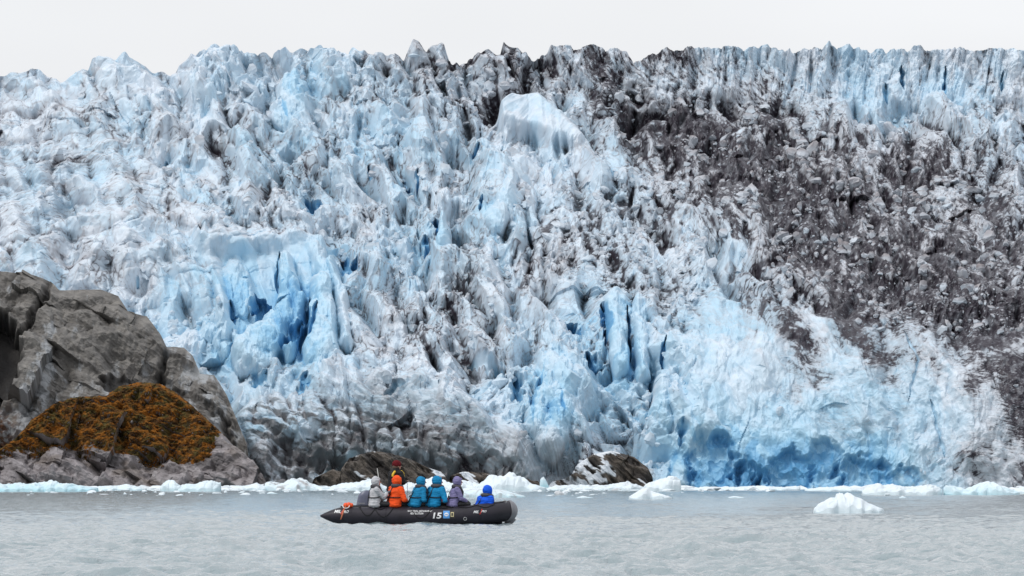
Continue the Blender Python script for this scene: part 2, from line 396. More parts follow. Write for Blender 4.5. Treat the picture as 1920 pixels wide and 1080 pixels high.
    for p, wd, dp, bl in [([(475, 545), (492, 575), (505, 560)], 20, 40, .95), ([(520, 650), (548, 640), (566, 600)], 12, 42, .7), ([(582, 560), (575, 610), (560, 650)], 9, 34, .8),
                          ([(598, 575), (590, 612), (578, 640)], 5, 22, .9), ([(430, 560), (438, 600)], 8, 20, .6), ([(525, 470), (520, 540)], 6, 18, .4),
                          ([(1128, 562), (1140, 600), (1136, 650)], 10, 44, .9), ([(1176, 575), (1181, 640), (1182, 680)], 4, 30, .8), ([(1065, 585), (1085, 620)], 18, 42, .75),
                          ([(1100, 660), (1118, 690)], 15, 36, .6), ([(1248, 640), (1240, 690)], 5, 24, .8), ([(1215, 680), (1222, 705), (1218, 760)], 5, 26, .6),
                          ([(1055, 740), (1056, 790)], 5, 20, .8), ([(965, 700), (975, 760)], 13, 38, .55), ([(1022, 690), (1000, 760), (1000, 810)], 5, 18, .5),
                          ([(765, 330), (760, 355)], 7, 26, .9), ([(800, 430), (795, 465)], 10, 34, .85), ([(815, 400), (822, 440)], 6, 30, .9), ([(783, 310), (780, 350)], 5, 24, .8),
                          ([(640, 470), (655, 500), (670, 480)], 16, 34, .7), ([(1283, 790), (1275, 840)], 10, 22, .4),
                          ([(530, 190), (540, 225)], 6, 24, .8), ([(425, 140), (432, 160)], 5, 14, .4), ([(572, 360), (590, 380), (600, 365)], 13, 26, .6), ([(900, 265), (884, 290)], 4, 20, .9),
                          ([(690, 310), (700, 330)], 5, 18, .5), ([(1690, 120), (1692, 170)], 5, 22, .6), ([(1770, 120), (1772, 180)], 4, 22, .6), ([(1880, 130), (1878, 170)], 4, 20, .6), ([(1660, 150), (1664, 190)], 6, 20, .5),
                          ([(310, 300), (305, 320)], 5, 16, .5), ([(262, 516), (255, 530)], 3, 8, .8), ([(720, 745), (740, 720), (760, 720)], 10, 26, .35), ([(905, 375), (900, 400)], 5, 22, .7),
                          ([(560, 740), (575, 700)], 12, 26, .4), ([(500, 690), (470, 720)], 14, 20, .4), ([(875, 660), (930, 680), (950, 700)], 10, 22, .3),
                          ([(1690, 625), (1722, 680), (1700, 760)], 3, 7, .12), ([(1745, 745), (1765, 830), (1770, 860)], 4, 7, .16),
                          ([(1400, 580), (1396, 590)], 2, 1, .0)]:
        cleft(p, wd, dp, bl)
    column([(1150, 560), (1155, 620), (1165, 690)], 20, 18, 34, .05)
    column([(1195, 570), (1202, 640), (1205, 700)], 14, 16, 30, .02)
    column([(1040, 690), (1050, 760), (1030, 830)], 40, 30, 34, .16)
    column([(1020, 740), (1010, 800)], 22, 26, 30, .14)
    column([(1245, 720), (1240, 790)], 18, 26, 26, .08)
    column([(960, 330), (955, 380), (930, 410)], 12, 26, 34, .1)
    column([(830, 410), (836, 460)], 8, 16, 34, .2)
    column([(545, 150), (540, 205)], 22, 34, 26, .18)
    # grotto at the waterline, right of centre
    grot = inside(px+wx*.5, py+wy*.5, [(1255, 940), (1262, 860), (1300, 800), (1420, 800), (1520, 830), (1640, 840), (1680, 870), (1690, 940)], 70)
    h = h*(1-.4*grot); blue_add += .16*grot*(1+1.2*fbm(px/30, py/40, 82, 4)); clean = np.maximum(clean, grot)
    for cx, cy, rx, ry, dp in [(1335, 880, 52, 60, 60), (1400, 895, 26, 34, 50), (1428, 905, 16, 30, 40), (1480, 888, 44, 40, 50), (1545, 872, 34, 52, 46), (1615, 892, 50, 40, 58), (1690, 905, 34, 24, 30), (1275, 900, 26, 60, 34)]:
        r2 = np.hypot((px-cx+20*fbm(px/30, py/30, 74, 3))/rx, (py-cy+24*fbm(px/30, py/30, 75, 3))/ry)
        k = sstep(0, 1, (1.15-r2)/.42); h = h-.55*dp*k*(1+.35*b2+.2*b3); blue_add += .12*k+.30*k*id2*sstep(-.2, .6, -b2)+.12*k*(id3-.4)
    # overhang with dark rock under it, left of centre, and a shadowed arch over each rock
    for cx, cy, rx, ry, dp in [(740, 915, 150, 70, 46), (610, 905, 60, 60, 40), (1130, 915, 80, 52, 20), (765, 800, 16, 34, 30), (540, 700, 24, 40, 22), (905, 880, 60, 28, 30), (560, 860, 50, 60, 24)]:
        r2 = np.hypot((px-cx+12*perlin(px/25, py/25, 84))/rx, (py-cy+12*perlin(px/25, py/25, 85))/ry)
        h = h-dp*sstep(0, 1, (1.12-r2)/.35)
    # ---- masks
    m9 = lambda a, r: (a-blur(a, r))
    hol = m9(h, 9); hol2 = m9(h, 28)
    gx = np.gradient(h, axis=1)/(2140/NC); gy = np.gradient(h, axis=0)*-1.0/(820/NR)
    steepness = np.sqrt(gx*gx+gy*gy)
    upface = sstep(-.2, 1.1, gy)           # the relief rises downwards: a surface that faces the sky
    bl0 = gridmap(GXS, GYS, BLUE, px+wx, py+wy)/9
    d0 = gridmap(GXS, GYS, DIRT, px+wx*1.2, py+wy*1.2)/9
    blue = 1.05*bl0-.20+.26*fbm(X/60, Y/70, 91, 3)+.30*(id1-.5)+.26*(id2-.5)+.10*(id3-.5)+.20*sstep(2, 16, -hol)+.10*sstep(4, 26, -hol2)-.16*upface  # ice's own blue, deepened in hollows to imitate light scattered inside
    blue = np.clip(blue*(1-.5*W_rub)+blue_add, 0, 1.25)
    # grit: streaks that run down the ice, dust in pockets and along broken crests, moraine rubble on the right
    ang = gridmap([0, 500, 900, 1200, 1500, 1900], [100, 250, 450, 650, 900],
                  [[.5, .6, .45, .25, .05, .05], [.3, .5, .45, .5, .3, -.2], [-1.1, .6, .3, .6, .5, .3], [-1.1, .2, .3, .1, .55, .7], [-.8, .5, .6, .3, .7, .9]], px, py)
    ca, sa = np.cos(ang), np.sin(ang)
    us = ca*(px+.4*wx)-sa*(py+.4*wy); vs = sa*(px+.4*wx)+ca*(py+.4*wy)
    st1 = ridged(us/17, vs/80, 101, 5, .6); st2 = ridged(us/6, vs/34, 105, 4, .6)
    cl = fbm(X/70, Y/70, 111, 5, .6); sp = fbm(px/9, py/9, 115, 4, .65)
    pocket = sstep(-1, 8, -hol)
    g = 1.05*d0-.62+.34*st1+.18*st2+.50*cl+.30*sp*(.4+.6*W_rub)+.16*pocket*(1-.3*W_cliff)+.06*upface-W_rub*(.36*sstep(.0, .45, b3)+.30*sstep(.1, .5, b2)-.20)+.45*W_flute*(st1-.62)
    vein = np.maximum(1-np.abs(perlin(us/13+2*fbm(px/30, py/30, 117, 2), vs/30, 118))*9, 1-np.abs(perlin(us/24+fbm(px/20, py/20, 119, 3), vs/60, 120))*11)
    vein = np.clip(vein, 0, 1)*(1-.85*W_flute)*(1-.6*W_cliff)*sstep(.05, .4, d0+.3*cl+.1)
    crease = np.maximum(sstep(.55, 1.2, -b2)*.7, sstep(.6, 1.3, -b1)*.6)
    for pts, wd, am_ in (([(1380, 520), (1440, 590), (1480, 640), (1530, 710)], 50, .30), ([(1560, 590), (1640, 690), (1700, 780)], 34, .30), ([(1800, 560), (1880, 660), (1925, 800)], 60, .28),
                         ([(1150, 190), (1260, 240), (1400, 330), (1560, 470)], 70, .16), ([(1470, 740), (1540, 790), (1620, 830)], 20, .22), ([(1120, 110), (1180, 200)], 40, .2)):
        d, _ = seg_dist(px+wx*.8, py+wy*.8, pts); g = g+am_*sstep(wd, 0, d)
    g = g+.34*W_flute*(st2-.55)+.30*vein+.16*crease-1.0*clean
    heavy = sstep(.36, .51, g+.30*W_rub*(pocket-.25)); light = sstep(.0, .42, g)
    edge = sstep(.6, 4, m9(h, 3))*sstep(-.1, .5, fbm(px/60, py/60, 121, 3)+.8*d0-.15)*(1-clean)
    dirt = np.clip(.95*heavy+.10*light, 0, 1)*np.clip(.35+d0*1.5, 0, 1)
    dirt = dirt*(1-.6*sstep(.05, .40, fbm(us/3.6, vs/8, 125, 3, .6)+.4*(b4-.3)*.5)-.2*sstep(.0, .3, fbm(px/14, py/14, 127, 3)))
    seam = W_layer*sstep(.72, .98, saw)*sstep(-.35, .2, fbm(px/40, py/20, 123, 4))*(1-clean)
    tan = np.clip(.5*light+.4*edge+.6*seam+.3*vein*(1-clean), 0, 1)*np.clip(.45+d0*.9, 0, 1)*.85
    # grey, gritty, half-clear basal ice low in the middle; overhang shadow painted in
    basal = inside(px+wx, py+wy, [(450, 960), (450, 750), (520, 735), (640, 760), (760, 780), (880, 840), (1010, 890), (1010, 960)], 50)
    bs = sstep(-.1, .15, fbm(us/34, vs/50, 131, 5, .6)-.02+.35*sstep(0, 10, -hol)+.25*(id2-.5)+.2*sstep(780, 880, py))*basal
    basal2 = inside(px+wx, py+wy, [(620, 820), (700, 690), (900, 770), (1080, 840), (1060, 900), (700, 900)], 80)
    grey = np.clip(bs+.45*basal2*sstep(-.1, .5, st1-.35+cl*.6)+.25*basal2, 0, 1)
    # ---- place
    D = gridmap(DXS, DYS[::-1], DM[::-1], px, py)
    for _ in range(2): D = blur(D, 50)
    P = put(px, py, D)
    s = D/FPX
    h = h-h.mean()
    upk = .38-.1*W_flute-.12*W_cliff-.08*W_rub
    up = upk*h
    off = S[0]-(py-up)[-160:].min(0); off = np.convolve(np.pad(off, 12, mode='edge'), np.ones(25)/25, 'valid')[None, :]
    up = up-off*sstep(260, 0, py-S)
    P[..., 1] -= 1.05*h*s; P[..., 2] += up*s; P[..., 0] += .12*h*s*perlin(px/40, py/40, 141)
    fade = sstep(0, .012, t)
    # back of the crest: the ice carries on away from the viewer and sinks
    top = P[-1].copy(); A = [P]
    Xb = px[0]
    for k in range(1, NB+1):
        q = k/NB; R = top.copy(); R[:, 1] += 90*q**1.3
        R[:, 2] += -16*q+1.2*perlin(Xb/40, Xb*0+k*.5, 151)*min(1, k/6)-1.5*min(1, k/5)
        A.append(R[None])
    A = np.concatenate(A, 0)
    V, F, At = scatter(P, h, W_rub, W_cliff, W_flute, W_layer, W_slab, d0, clean, dict(blue=np.clip(blue*1.15, 0, 1), tan=tan, dirt=dirt, grey=grey), s)
    ext = lambda a: np.concatenate([a, np.repeat(a[-1:], NB, 0)], 0)
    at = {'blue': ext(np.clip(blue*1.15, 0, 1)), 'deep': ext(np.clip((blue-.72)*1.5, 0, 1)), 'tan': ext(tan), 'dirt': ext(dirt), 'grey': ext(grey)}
    n0 = A.shape[0]*A.shape[1]
    me = np_mesh('glacier', np.concatenate([A.reshape(-1, 3), V]), np.concatenate([grid_faces(NR+NB, NC), F+n0]),
                 attrs={k: np.concatenate([v.ravel(), At.get(k, np.zeros(len(V), np.float32))]) for k, v in at.items()})
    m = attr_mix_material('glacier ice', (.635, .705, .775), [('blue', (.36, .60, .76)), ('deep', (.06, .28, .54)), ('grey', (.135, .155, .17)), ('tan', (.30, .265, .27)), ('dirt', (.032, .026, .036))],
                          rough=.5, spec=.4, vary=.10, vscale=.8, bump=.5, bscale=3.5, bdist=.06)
    o = link('glacier', me, m); tag(o, kind='structure'); return o
glacier = build_glacier()

# ------------------------------------------------------------------ water
def build_water():
    NR, NC = 1300, 900
    d = np.exp(np.linspace(math.log(118), math.log(800), NR))[:, None].repeat(NC, 1)
    s = np.linspace(-.078, .078, NC)[None, :].repeat(NR, 0)
    x = s*d
    z = .11*fbm(x/2.4, d/2.6, 201, 3)+.11*ridged(x/2.0, d/2.6, 205, 3, .55)+.045*ridged(x/.8, d/2.0, 207, 2)*sstep(330, 180, d)+.05*fbm(x/9, d/9, 209, 2)
    calm = sstep(-.6, .5, fbm(x/14, d/50, 215, 4)+(260-d)/260)
    z = (z-z.mean())*(.3+.9*calm)*(1+.7*sstep(330, 130, d))
    e = np.minimum(1, np.minimum((.078-np.abs(s))/.004, np.minimum((d-118)/6, (800-d)/20)))
    z = z*np.clip(e, 0, 1)
    V = np.stack([x, d, z], -1).reshape(-1, 3); F = grid_faces(NR, NC)
    B = np.array([[-6000, -3000, -.12], [6000, -3000, -.12], [6000, 8000, -.12], [-6000, 8000, -.12]]); n = len(V)
    V = np.concatenate([V, B]); F = np.concatenate([F, [[n, n+1, n+2, n+3]]])
    me = np_mesh('water', V, F, smooth=True)
    m = bpy.data.materials.new('silty water'); m.use_nodes = True; nn = m.node_tree; b = nn.nodes['Principled BSDF']
    b.inputs['Base Color'].default_value = (.235, .30, .318, 1); b.inputs['Roughness'].default_value = .08; b.inputs['IOR'].default_value = 1.33
    g = nn.nodes.new('ShaderNodeNewGeometry'); mp = nn.nodes.new('ShaderNodeMapping'); mp.inputs['Scale'].default_value = (1.1, .33, 1)
    nn.links.new(g.outputs['Position'], mp.inputs[0])
    x = nn.nodes.new('ShaderNodeTexNoise'); x.inputs['Scale'].default_value = 1.3; x.inputs['Detail'].default_value = 6; x.inputs['Roughness'].default_value = .6
    nn.links.new(mp.outputs[0], x.inputs[0])
    k = nn.nodes.new('ShaderNodeBump'); k.inputs['Strength'].default_value = .8; k.inputs['Distance'].default_value = .40
    nn.links.new(x.outputs[0], k.inputs['Height']); nn.links.new(k.outputs[0], b.inputs['Normal'])
    return tag(link('water', me, m), kind='structure')
build_water()

# ------------------------------------------------------------------ rock
def relief_mound(name, sil, base, D0, run, cols, shape, material, left_open=False, back=14., parent=None):
    """a rock mound: front face between the waterline and its crest line, then over the crest and down behind"""
    nc, nr, nb = cols
    xs = np.linspace(sil[0][0], sil[-1][0], nc).astype(np.float32)
    top = np.interp(xs, [p[0] for p in sil], [p[1] for p in sil]).astype(np.float32)
    t = np.linspace(0, 1, nr, dtype=np.float32)[:, None]
    X = xs[None, :].repeat(nr, 0); Y = base+(top[None, :]-base)*t
    h, at = shape(X, Y, t)
    D = D0+run*(base-Y)/200.
    s = D/FPX; P = put(X, Y, D)
    e = sstep(0, .12, t)*.5+.5
    P[..., 1] -= h*s*e*(1-.6*sstep(.92, 1, t)); P[..., 2] += .34*h*s*sstep(0, .2, t)*sstep(1.0, .9, t)+.06*h*s*sstep(.9, 1, t)
    last = P[-1]; A = [P]; H = last[:, 2]
    for k in range(1, nb+1):
        q = k/nb; R = last.copy(); R[:, 1] += back*q
        R[:, 2] = H+(-3.-H)*q**1.7+.5*fbm(xs/20, xs*0+q*6, 171, 3)*math.sin(math.pi*q)
        A.append(R[None])
    A = np.concatenate(A, 0); ext = lambda a: np.concatenate([a, np.repeat(a[-1:], nb, 0)], 0)
    me = np_mesh(name, A.reshape(-1, 3), grid_faces(nr+nb, nc), attrs={k: ext(v) for k, v in at.items()})
    return link(name, me, material, parent), (X, Y, P, at)

def blend_rock(X, Y, sd, size, ang):
    ca, sa = math.cos(ang), math.sin(ang); u = ca*X+sa*Y; v = -sa*X+ca*Y
    wx_ = 14*fbm(X/60, Y/60, sd, 3)
    b1, _ = blocks((u+wx_)/(size*1.5), (v+wx_)/size, sd+1, tilt=1.5, steep=1.5, flat=.25)
    b2, _ = blocks((u+wx_)/(size*.55), v/(size*.36), sd+2, tilt=1.5, steep=1.7)
    r = ridged((u+wx_)/(size*2.2), v/(size*.5), sd+3, 5, .5)
    return b1, b2, r, u, v

till_m = attr_mix_material('till-covered rock', (.165, .157, .148), [('ice', (.34, .355, .37)), ('pale', (.27, .255, .235)), ('darkened', (.035, .033, .033)), ('brown', (.075, .035, .018))], rough=.85, spec=.2, vary=.28, vscale=.9, bump=.7, bscale=4, bdist=.08)
bare_m = attr_mix_material('bare rock', (.225, .205, .21), [('pale', (.34, .315, .32)), ('darkened', (.05, .045, .045)), ('snow', (.72, .76, .80)), ('brown', (.13, .10, .075))], rough=.6, spec=.4, vary=.3, vscale=1.3, bump=.7, bscale=5, bdist=.08)

def till_shape(X, Y, t):
    b1, b2, r, u, v = blend_rock(X, Y, 401, 92, .5)
    b3, _ = blocks(X/13, Y/10, 405, tilt=1, steep=2)
    rr = ridged((X+.8*Y)/40, (Y-.6*X)/15, 407, 4, .5)
    h = 62*b1+28*b2+16*(r-.6)+5*rr+4.5*b3+20*fbm(X/160, Y/120, 409, 2)
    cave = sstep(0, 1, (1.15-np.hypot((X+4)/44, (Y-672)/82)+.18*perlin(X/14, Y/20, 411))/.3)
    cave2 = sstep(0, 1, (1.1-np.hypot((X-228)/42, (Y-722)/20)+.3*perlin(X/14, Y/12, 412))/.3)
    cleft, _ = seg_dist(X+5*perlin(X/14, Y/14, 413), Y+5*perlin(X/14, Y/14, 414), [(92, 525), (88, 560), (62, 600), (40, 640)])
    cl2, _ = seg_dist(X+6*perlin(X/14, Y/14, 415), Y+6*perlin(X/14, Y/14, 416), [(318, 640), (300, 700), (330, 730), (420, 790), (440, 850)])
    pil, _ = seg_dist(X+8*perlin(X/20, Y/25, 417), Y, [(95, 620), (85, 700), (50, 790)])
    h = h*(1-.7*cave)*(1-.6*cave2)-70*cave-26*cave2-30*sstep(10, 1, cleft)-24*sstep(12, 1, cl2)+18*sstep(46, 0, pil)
    ic = fbm(X/26, Y/40, 421, 5, .62)
    low = sstep(620, 760, Y+.35*(X-200))
    ice = np.clip(sstep(.02, .30, ic-.30+.36*low+.4*sstep(40, 0, pil)+.12*sstep(60, 0, X)), 0, 1)*.85
    pale = sstep(.05, .4, fbm((X+.5*Y)/40, (Y-.5*X)/14, 425, 5, .6))*.6
    hol = h-blur(h, 7)
    darkened = np.clip(.9*cave+.7*cave2+.5*sstep(9, 1, cleft)+.5*sstep(12, 1, cl2)+.45*sstep(.15, .4, fbm(X/18, Y/30, 427, 4))*low*(1-ice), 0, 1)  # shade of caves and clefts painted in, plus random dark patches low down
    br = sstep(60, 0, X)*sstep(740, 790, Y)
    return h, {'ice': ice, 'pale': pale, 'darkened': darkened*(1-br), 'brown': br*sstep(-.3, .2, fbm(X/12, Y/10, 428, 3))}

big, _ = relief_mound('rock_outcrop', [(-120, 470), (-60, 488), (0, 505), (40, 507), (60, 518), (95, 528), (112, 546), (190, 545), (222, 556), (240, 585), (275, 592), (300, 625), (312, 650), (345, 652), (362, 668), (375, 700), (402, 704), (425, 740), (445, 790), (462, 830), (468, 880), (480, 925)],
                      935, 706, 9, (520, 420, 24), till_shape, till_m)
tag(big, 'large grey rock mass dusted with pale till, rising beside the ice at the left edge', 'rock')

def hump_shape(X, Y, t):
    b1, b2, r, u, v = blend_rock(X, Y, 441, 60, .42)
    b3, _ = blocks((X+.6*Y)/16, (Y-.4*X)/9, 445, tilt=1, steep=2)
    h = 44*b1+26*b2+12*(r-.6)+5*b3+18*fbm(X/120, Y/80, 449, 2)
    line = np.interp(X, [-80, 0, 60, 110, 200, 290, 380, 440, 500], [835, 852, 846, 838, 858, 862, 866, 850, 840])
    mo = sstep(-10, 10, line-Y+34*fbm(X/34, Y/15, 451, 5, .65)-sstep(380, 440, X)*60*sstep(700, 860, Y))*sstep(425, 395, X-.5*(Y-800)+40*fbm(X/26, Y/20, 453, 5, .65))*sstep(-.55, -.35, fbm(X/26, Y/12, 454, 4, .6))
    tuft = ridged((X+1.4*Y)/34, (Y-.3*X)/13, 455, 4, .55)
    h = h*(1-.25*mo)+mo*(4+15*(tuft-.5)+10*fbm(X/36, Y/18, 463, 3))
    pale = sstep(-.1, .35, fbm((X+.5*Y)/46, (Y-.45*X)/11, 457, 5, .6))*.75
    darkened = sstep(.30, .8, 1-r+.3*fbm(X/20, Y/9, 459, 3)-.1)*.6  # darker along the troughs of the relief, varied at random
    return h, {'pale': pale, 'darkened': darkened, 'snow': 0*X, 'brown': sstep(0, .4, fbm(X/60, Y/30, 461, 3))*.5, 'moss': mo, 'tuft': tuft}

hump, (HX, HY, HP, HA) = relief_mound('rock_outcrop', [(-120, 830), (-40, 850), (0, 845), (30, 822), (60, 790), (100, 765), (135, 750), (200, 745), (222, 728), (262, 720), (300, 722), (330, 740), (360, 762), (395, 795), (425, 822), (450, 850), (475, 870), (492, 890), (508, 925)],
                                      935, 700, 11, (640, 300, 20), hump_shape, bare_m)
tag(hump, 'low rounded shore rock, purple grey below with a rusty orange cap of growth', 'rock')
def build_moss():
    mo = HA['moss']; nr, nc = mo.shape; off = (mo*.16-.05)[..., None]*np.array([0, -.8, .6])
    V = HP+off; V[..., 2] += .05*perlin(HX/3.1, HY/2.3, 471)*mo; V[..., 1] += .05*perlin(HX/2.7, HY/2.9, 472)*mo
    F = grid_faces(nr, nc); keep = mo.ravel()[F].max(1) > .22; F = F[keep]
    used = np.unique(F); remap = np.zeros(nr*nc, int); remap[used] = np.arange(len(used))
    tf = HA['tuft'].ravel()[used]; x, y = HX.ravel()[used], HY.ravel()[used]
    red = sstep(.45, .85, tf+.55*fbm(x/30, y/14, 473, 5, .65)); gr = sstep(-.15, .2, fbm(x/30, y/14, 475, 5, .65))
    dark = sstep(-.1, .3, fbm(x/12, y/7, 477, 4, .65)-.4*(tf-.5))  # bare earth and the dark hollows between tufts, coloured together
    me = np_mesh('moss', V.reshape(-1, 3)[used], remap[F], attrs={'red': red, 'green': gr*(1-red*.7), 'earth_hollow': dark*.75})
    m = attr_mix_material('rusty growth', (.105, .052, .018), [('red', (.27, .105, .018)), ('green', (.105, .085, .030)), ('earth_hollow', (.030, .019, .014))], rough=.95, spec=.1, vary=.35, vscale=3, bump=.9, bscale=12, bdist=.1)
    tag(link('moss', me, m, hump), 'rusty orange and olive growth over the top of the rock')
build_moss()

def dark_rock(sd, brown, snow):
    def f(X, Y, t):
        b1, b2, r, u, v = blend_rock(X, Y, sd, 44, .7)
        h = 22*b1+11*b2+22*(r-.6)
        sn = sstep(.1, .2, fbm((X+.6*Y)/60, (Y-X*.6)/24, sd+9, 4, .5)+snow+(.25*sstep(1130, 1060, X)-.25*sstep(1130, 1190, X) if snow > 0 else 0))
        return h+sn*2, {'pale': sstep(0, .4, fbm((X+Y)/34, (Y-X)/12, sd+5, 4))*.5, 'darkened': sstep(.2, .6, 1-r+.2*fbm(X/14, Y/14, sd+6, 3))*.8, 'snow': sn, 'brown': 0*X+brown}  # near-black tone follows the troughs of the relief
    return f
dr_m = attr_mix_material('dark shore rock', (.105, .092, .080), [('brown', (.085, .066, .05)), ('pale', (.17, .15, .13)), ('darkened', (.03, .028, .028)), ('snow', (.66, .70, .74))], rough=.7, spec=.35, vary=.3, vscale=1.5, bump=.6, bscale=6, bdist=.06)
for sil, D0, lab, br, sn in [
    ([(632, 925), (640, 880), (655, 858), (700, 846), (735, 850), (770, 862), (800, 875), (830, 885), (850, 925)], 698, 'brown grey boulder under the ice overhang, behind the standing person', .3, -.2),
    ([(575, 925), (590, 895), (625, 880), (650, 890), (665, 925)], 699, 'low dark rock left of the boulder under the ice overhang', .6, -.3),
    ([(828, 925), (845, 892), (870, 884), (905, 886), (960, 900), (1010, 905), (1030, 925)], 699.5, 'long low brown rock behind the two turquoise jackets', .7, -.1),
    ([(1020, 925), (1040, 902), (1070, 895), (1085, 870), (1112, 852), (1145, 846), (1165, 850), (1190, 858), (1215, 878), (1224, 895), (1226, 925)], 697, 'snow patched dark rock at the foot of the ice, right of the boat', .4, .10)]:
    o, _ = relief_mound('shore_rock', sil, 935, D0, 6, (260, 150, 14), dark_rock(500+int(D0*7+sil[0][0]), br, sn), dr_m, back=8)
    tag(o, lab, 'rock', 'dark rocks at the foot of the glacier')

# ------------------------------------------------------------------ floating ice
floe_m = attr_mix_material('floating ice', (.76, .82, .86), [('cyan', (.42, .68, .76)), ('grit', (.33, .31, .31))], rough=.45, spec=.45, vary=.06, vscale=3, bump=.5, bscale=9, bdist=.03)
def floe(prof, ybase, label, sd, cyan=.3, grit=0., depth=1., group='ice floating along the foot of the glacier', name='ice_floe', cat='ice floe', rough=1.):
    """floating ice; prof = its outline above the water as (x, y) in photo pixels, standing where its waterline row falls"""
    D = EYE*FPX/(ybase-HOR); s = D/FPX
    xs = np.array([p[0] for p in prof], float); hs = np.array([ybase-p[1] for p in prof], float)*s
    nx = int(np.clip((xs[-1]-xs[0])*1.1, 40, 300)); ny = 44
    L = (xs[-1]-xs[0])*s; W = depth*min(L, 2.2+L*.35)*.5
    u = np.linspace(0, 1, nx)[None, :].repeat(ny, 0); v = np.linspace(-1, 1, ny)[:, None].repeat(nx, 1)
    X = xs[0]+(xs[-1]-xs[0])*u; span = xs[-1]-xs[0]; H = np.interp(X+.10*span*v*(.4+perlin(X/(span*.3), v*1.3, sd+1))+.03*span*perlin(X/(span*.1), v*2, sd+2), xs, hs); hm = hs.max()
    rim = np.clip(1-np.abs(2*u-1)**5, 0, 1)**.5
    wv = W*rim*(1+.25*perlin(X/22, v*0+sd*.7, sd))
    b, _ = blocks(X*s/(hm*.8+.12)+sd, v*W/(hm*.8+.12), sd+3, tilt=.9, steep=2.2)
    b2, _ = blocks(X*s/(hm*.3+.06)+sd, v*W/(hm*.3+.06), sd+4, tilt=.9, steep=2.2)
    body = np.clip(1-np.abs(v+.12*perlin(X/15, v, sd+5))**3.2, 0, 1)**.55
    Z = H*body*(1+.22*rough*b+.10*rough*b2)+.05*hm*fbm(X*s*6/hm*.3, v*3, sd+7, 3)
    Z = np.where(Z < .02, Z-.10, Z)
    Z[0] = Z[-1] = -.25; Z[:, 0] = Z[:, -1] = -.25
    top = np.stack([(X-xs[0])*s-L/2+.06*b*hm, v*wv-.10*hm*b, Z], -1)
    bot = top.copy(); bot[..., 2] = -.4
    V = np.concatenate([top.reshape(-1, 3), bot.reshape(-1, 3)]); F = grid_faces(ny, nx); n = nx*ny
    F2 = F[:, ::-1]+n
    e = []
    idx = np.arange(n).reshape(ny, nx)
    for a in (idx[0], idx[-1][::-1], idx[:, 0][::-1], idx[:, -1]):
        e.append(np.stack([a[1:], a[:-1], a[:-1]+n, a[1:]+n], -1))
    F = np.concatenate([F, F2]+e)
    zz = np.concatenate([Z.ravel(), Z.ravel()*0])
    cy = np.clip(cyan*(1.3-zz/max(hm, .01))+.5*sstep(.12, .0, zz)*(.3+cyan)+.25*np.concatenate([b.ravel()]*2)*0+.5*cyan*fbm(V[:, 0]*3/hm*.5, V[:, 2]*3/hm, sd+9, 3), 0, 1)
    gt = grit*sstep(.0, .3, fbm(V[:, 0]*2/hm*.5, V[:, 1]*2/hm, sd+11, 4))
    me = np_mesh(name, V, F, attrs={'cyan': cy, 'grit': gt})
    o = link(name, me, floe_m); o.location = ((xs.mean()*0+(xs[0]+xs[-1])/2-960)*s, D+W*.9, 0)
    return tag(o, label, cat, group)

floe([(1528, 958), (1540, 946), (1552, 937), (1562, 934), (1570, 933), (1572, 925), (1580, 922), (1583, 930), (1590, 924), (1600, 930), (1612, 937), (1625, 945), (1640, 948), (1652, 953), (1660, 960)], 962,
     'small white iceberg with a peaked top, drifting alone at right, nearest to the camera', 11, .10, 0, .9, None, 'iceberg', 'iceberg', .8)
floe([(1206, 918), (1212, 908), (1222, 904), (1240, 897), (1262, 894), (1276, 896), (1279, 918)], 920.5, 'tall white slab of ice with a flat top, right of the snow patched rock', 12, .12)
floe([(1180, 932), (1190, 926), (1204, 915), (1212, 913), (1222, 920), (1238, 926), (1252, 930), (1262, 935)], 936, 'low white mound of floating ice just in front of the tall flat-topped slab', 13, .1)
floe([(-40, 905), (20, 907), (70, 906), (90, 902), (100, 905), (130, 908), (170, 914), (182, 919)], 922, 'long flat floe with turquoise sides at the left edge of the water', 14, .75)
floe([(172, 917), (185, 912), (215, 911), (240, 909), (262, 914), (270, 918)], 920, 'narrow white floe between the long turquoise floe and the round lump', 15, .35)
floe([(300, 915), (306, 905), (314, 900), (326, 902), (338, 908), (342, 918)], 921, 'round pale lump of ice below the orange capped rock', 16, .3)
floe([(332, 918), (345, 908), (372, 906), (385, 903), (405, 901), (412, 905), (414, 918)], 921.5, 'white flat-topped floe directly right of the round pale lump', 17, .35)
floe([(425, 918), (440, 911), (465, 910), (480, 906), (492, 911), (505, 918)], 919.5, 'thin white floe at the right foot of the orange capped rock', 18, .2)
floe([(492, 917), (500, 904), (515, 903), (530, 907), (545, 898), (558, 895), (575, 902), (590, 910), (625, 915)], 919.5, 'grit spotted pile of white ice left of the boat motor', 19, .25, .8)
floe([(612, 915), (640, 906), (670, 905), (690, 899), (703, 896), (708, 905), (722, 912), (735, 918)], 919.5, 'jagged white ice pile behind the grey hooded passenger', 20, .15)
floe([(728, 917), (760, 903), (775, 908), (812, 896), (835, 905), (850, 908), (865, 900), (880, 903), (900, 912), (915, 917)], 920, 'bright ice pile behind the turquoise and lilac jackets', 21, .12)
floe([(890, 915), (905, 903), (915, 897), (922, 889), (940, 892), (955, 888), (972, 893), (985, 901), (1000, 908), (1025, 916)], 921, 'tallest heap of white ice rubble above the bow of the boat', 22, .18)
floe([(1012, 912), (1014, 897), (1019, 893), (1024, 899), (1030, 912)], 919, 'small upright blue chunk of ice right of the tallest heap', 23, .9, 0, .6)
floe([(1026, 916), (1050, 911), (1085, 909), (1115, 911), (1150, 908), (1180, 904), (1200, 911), (1212, 917)], 919.5, 'low white ice strip in front of the snow patched rock', 24, .2, .3)
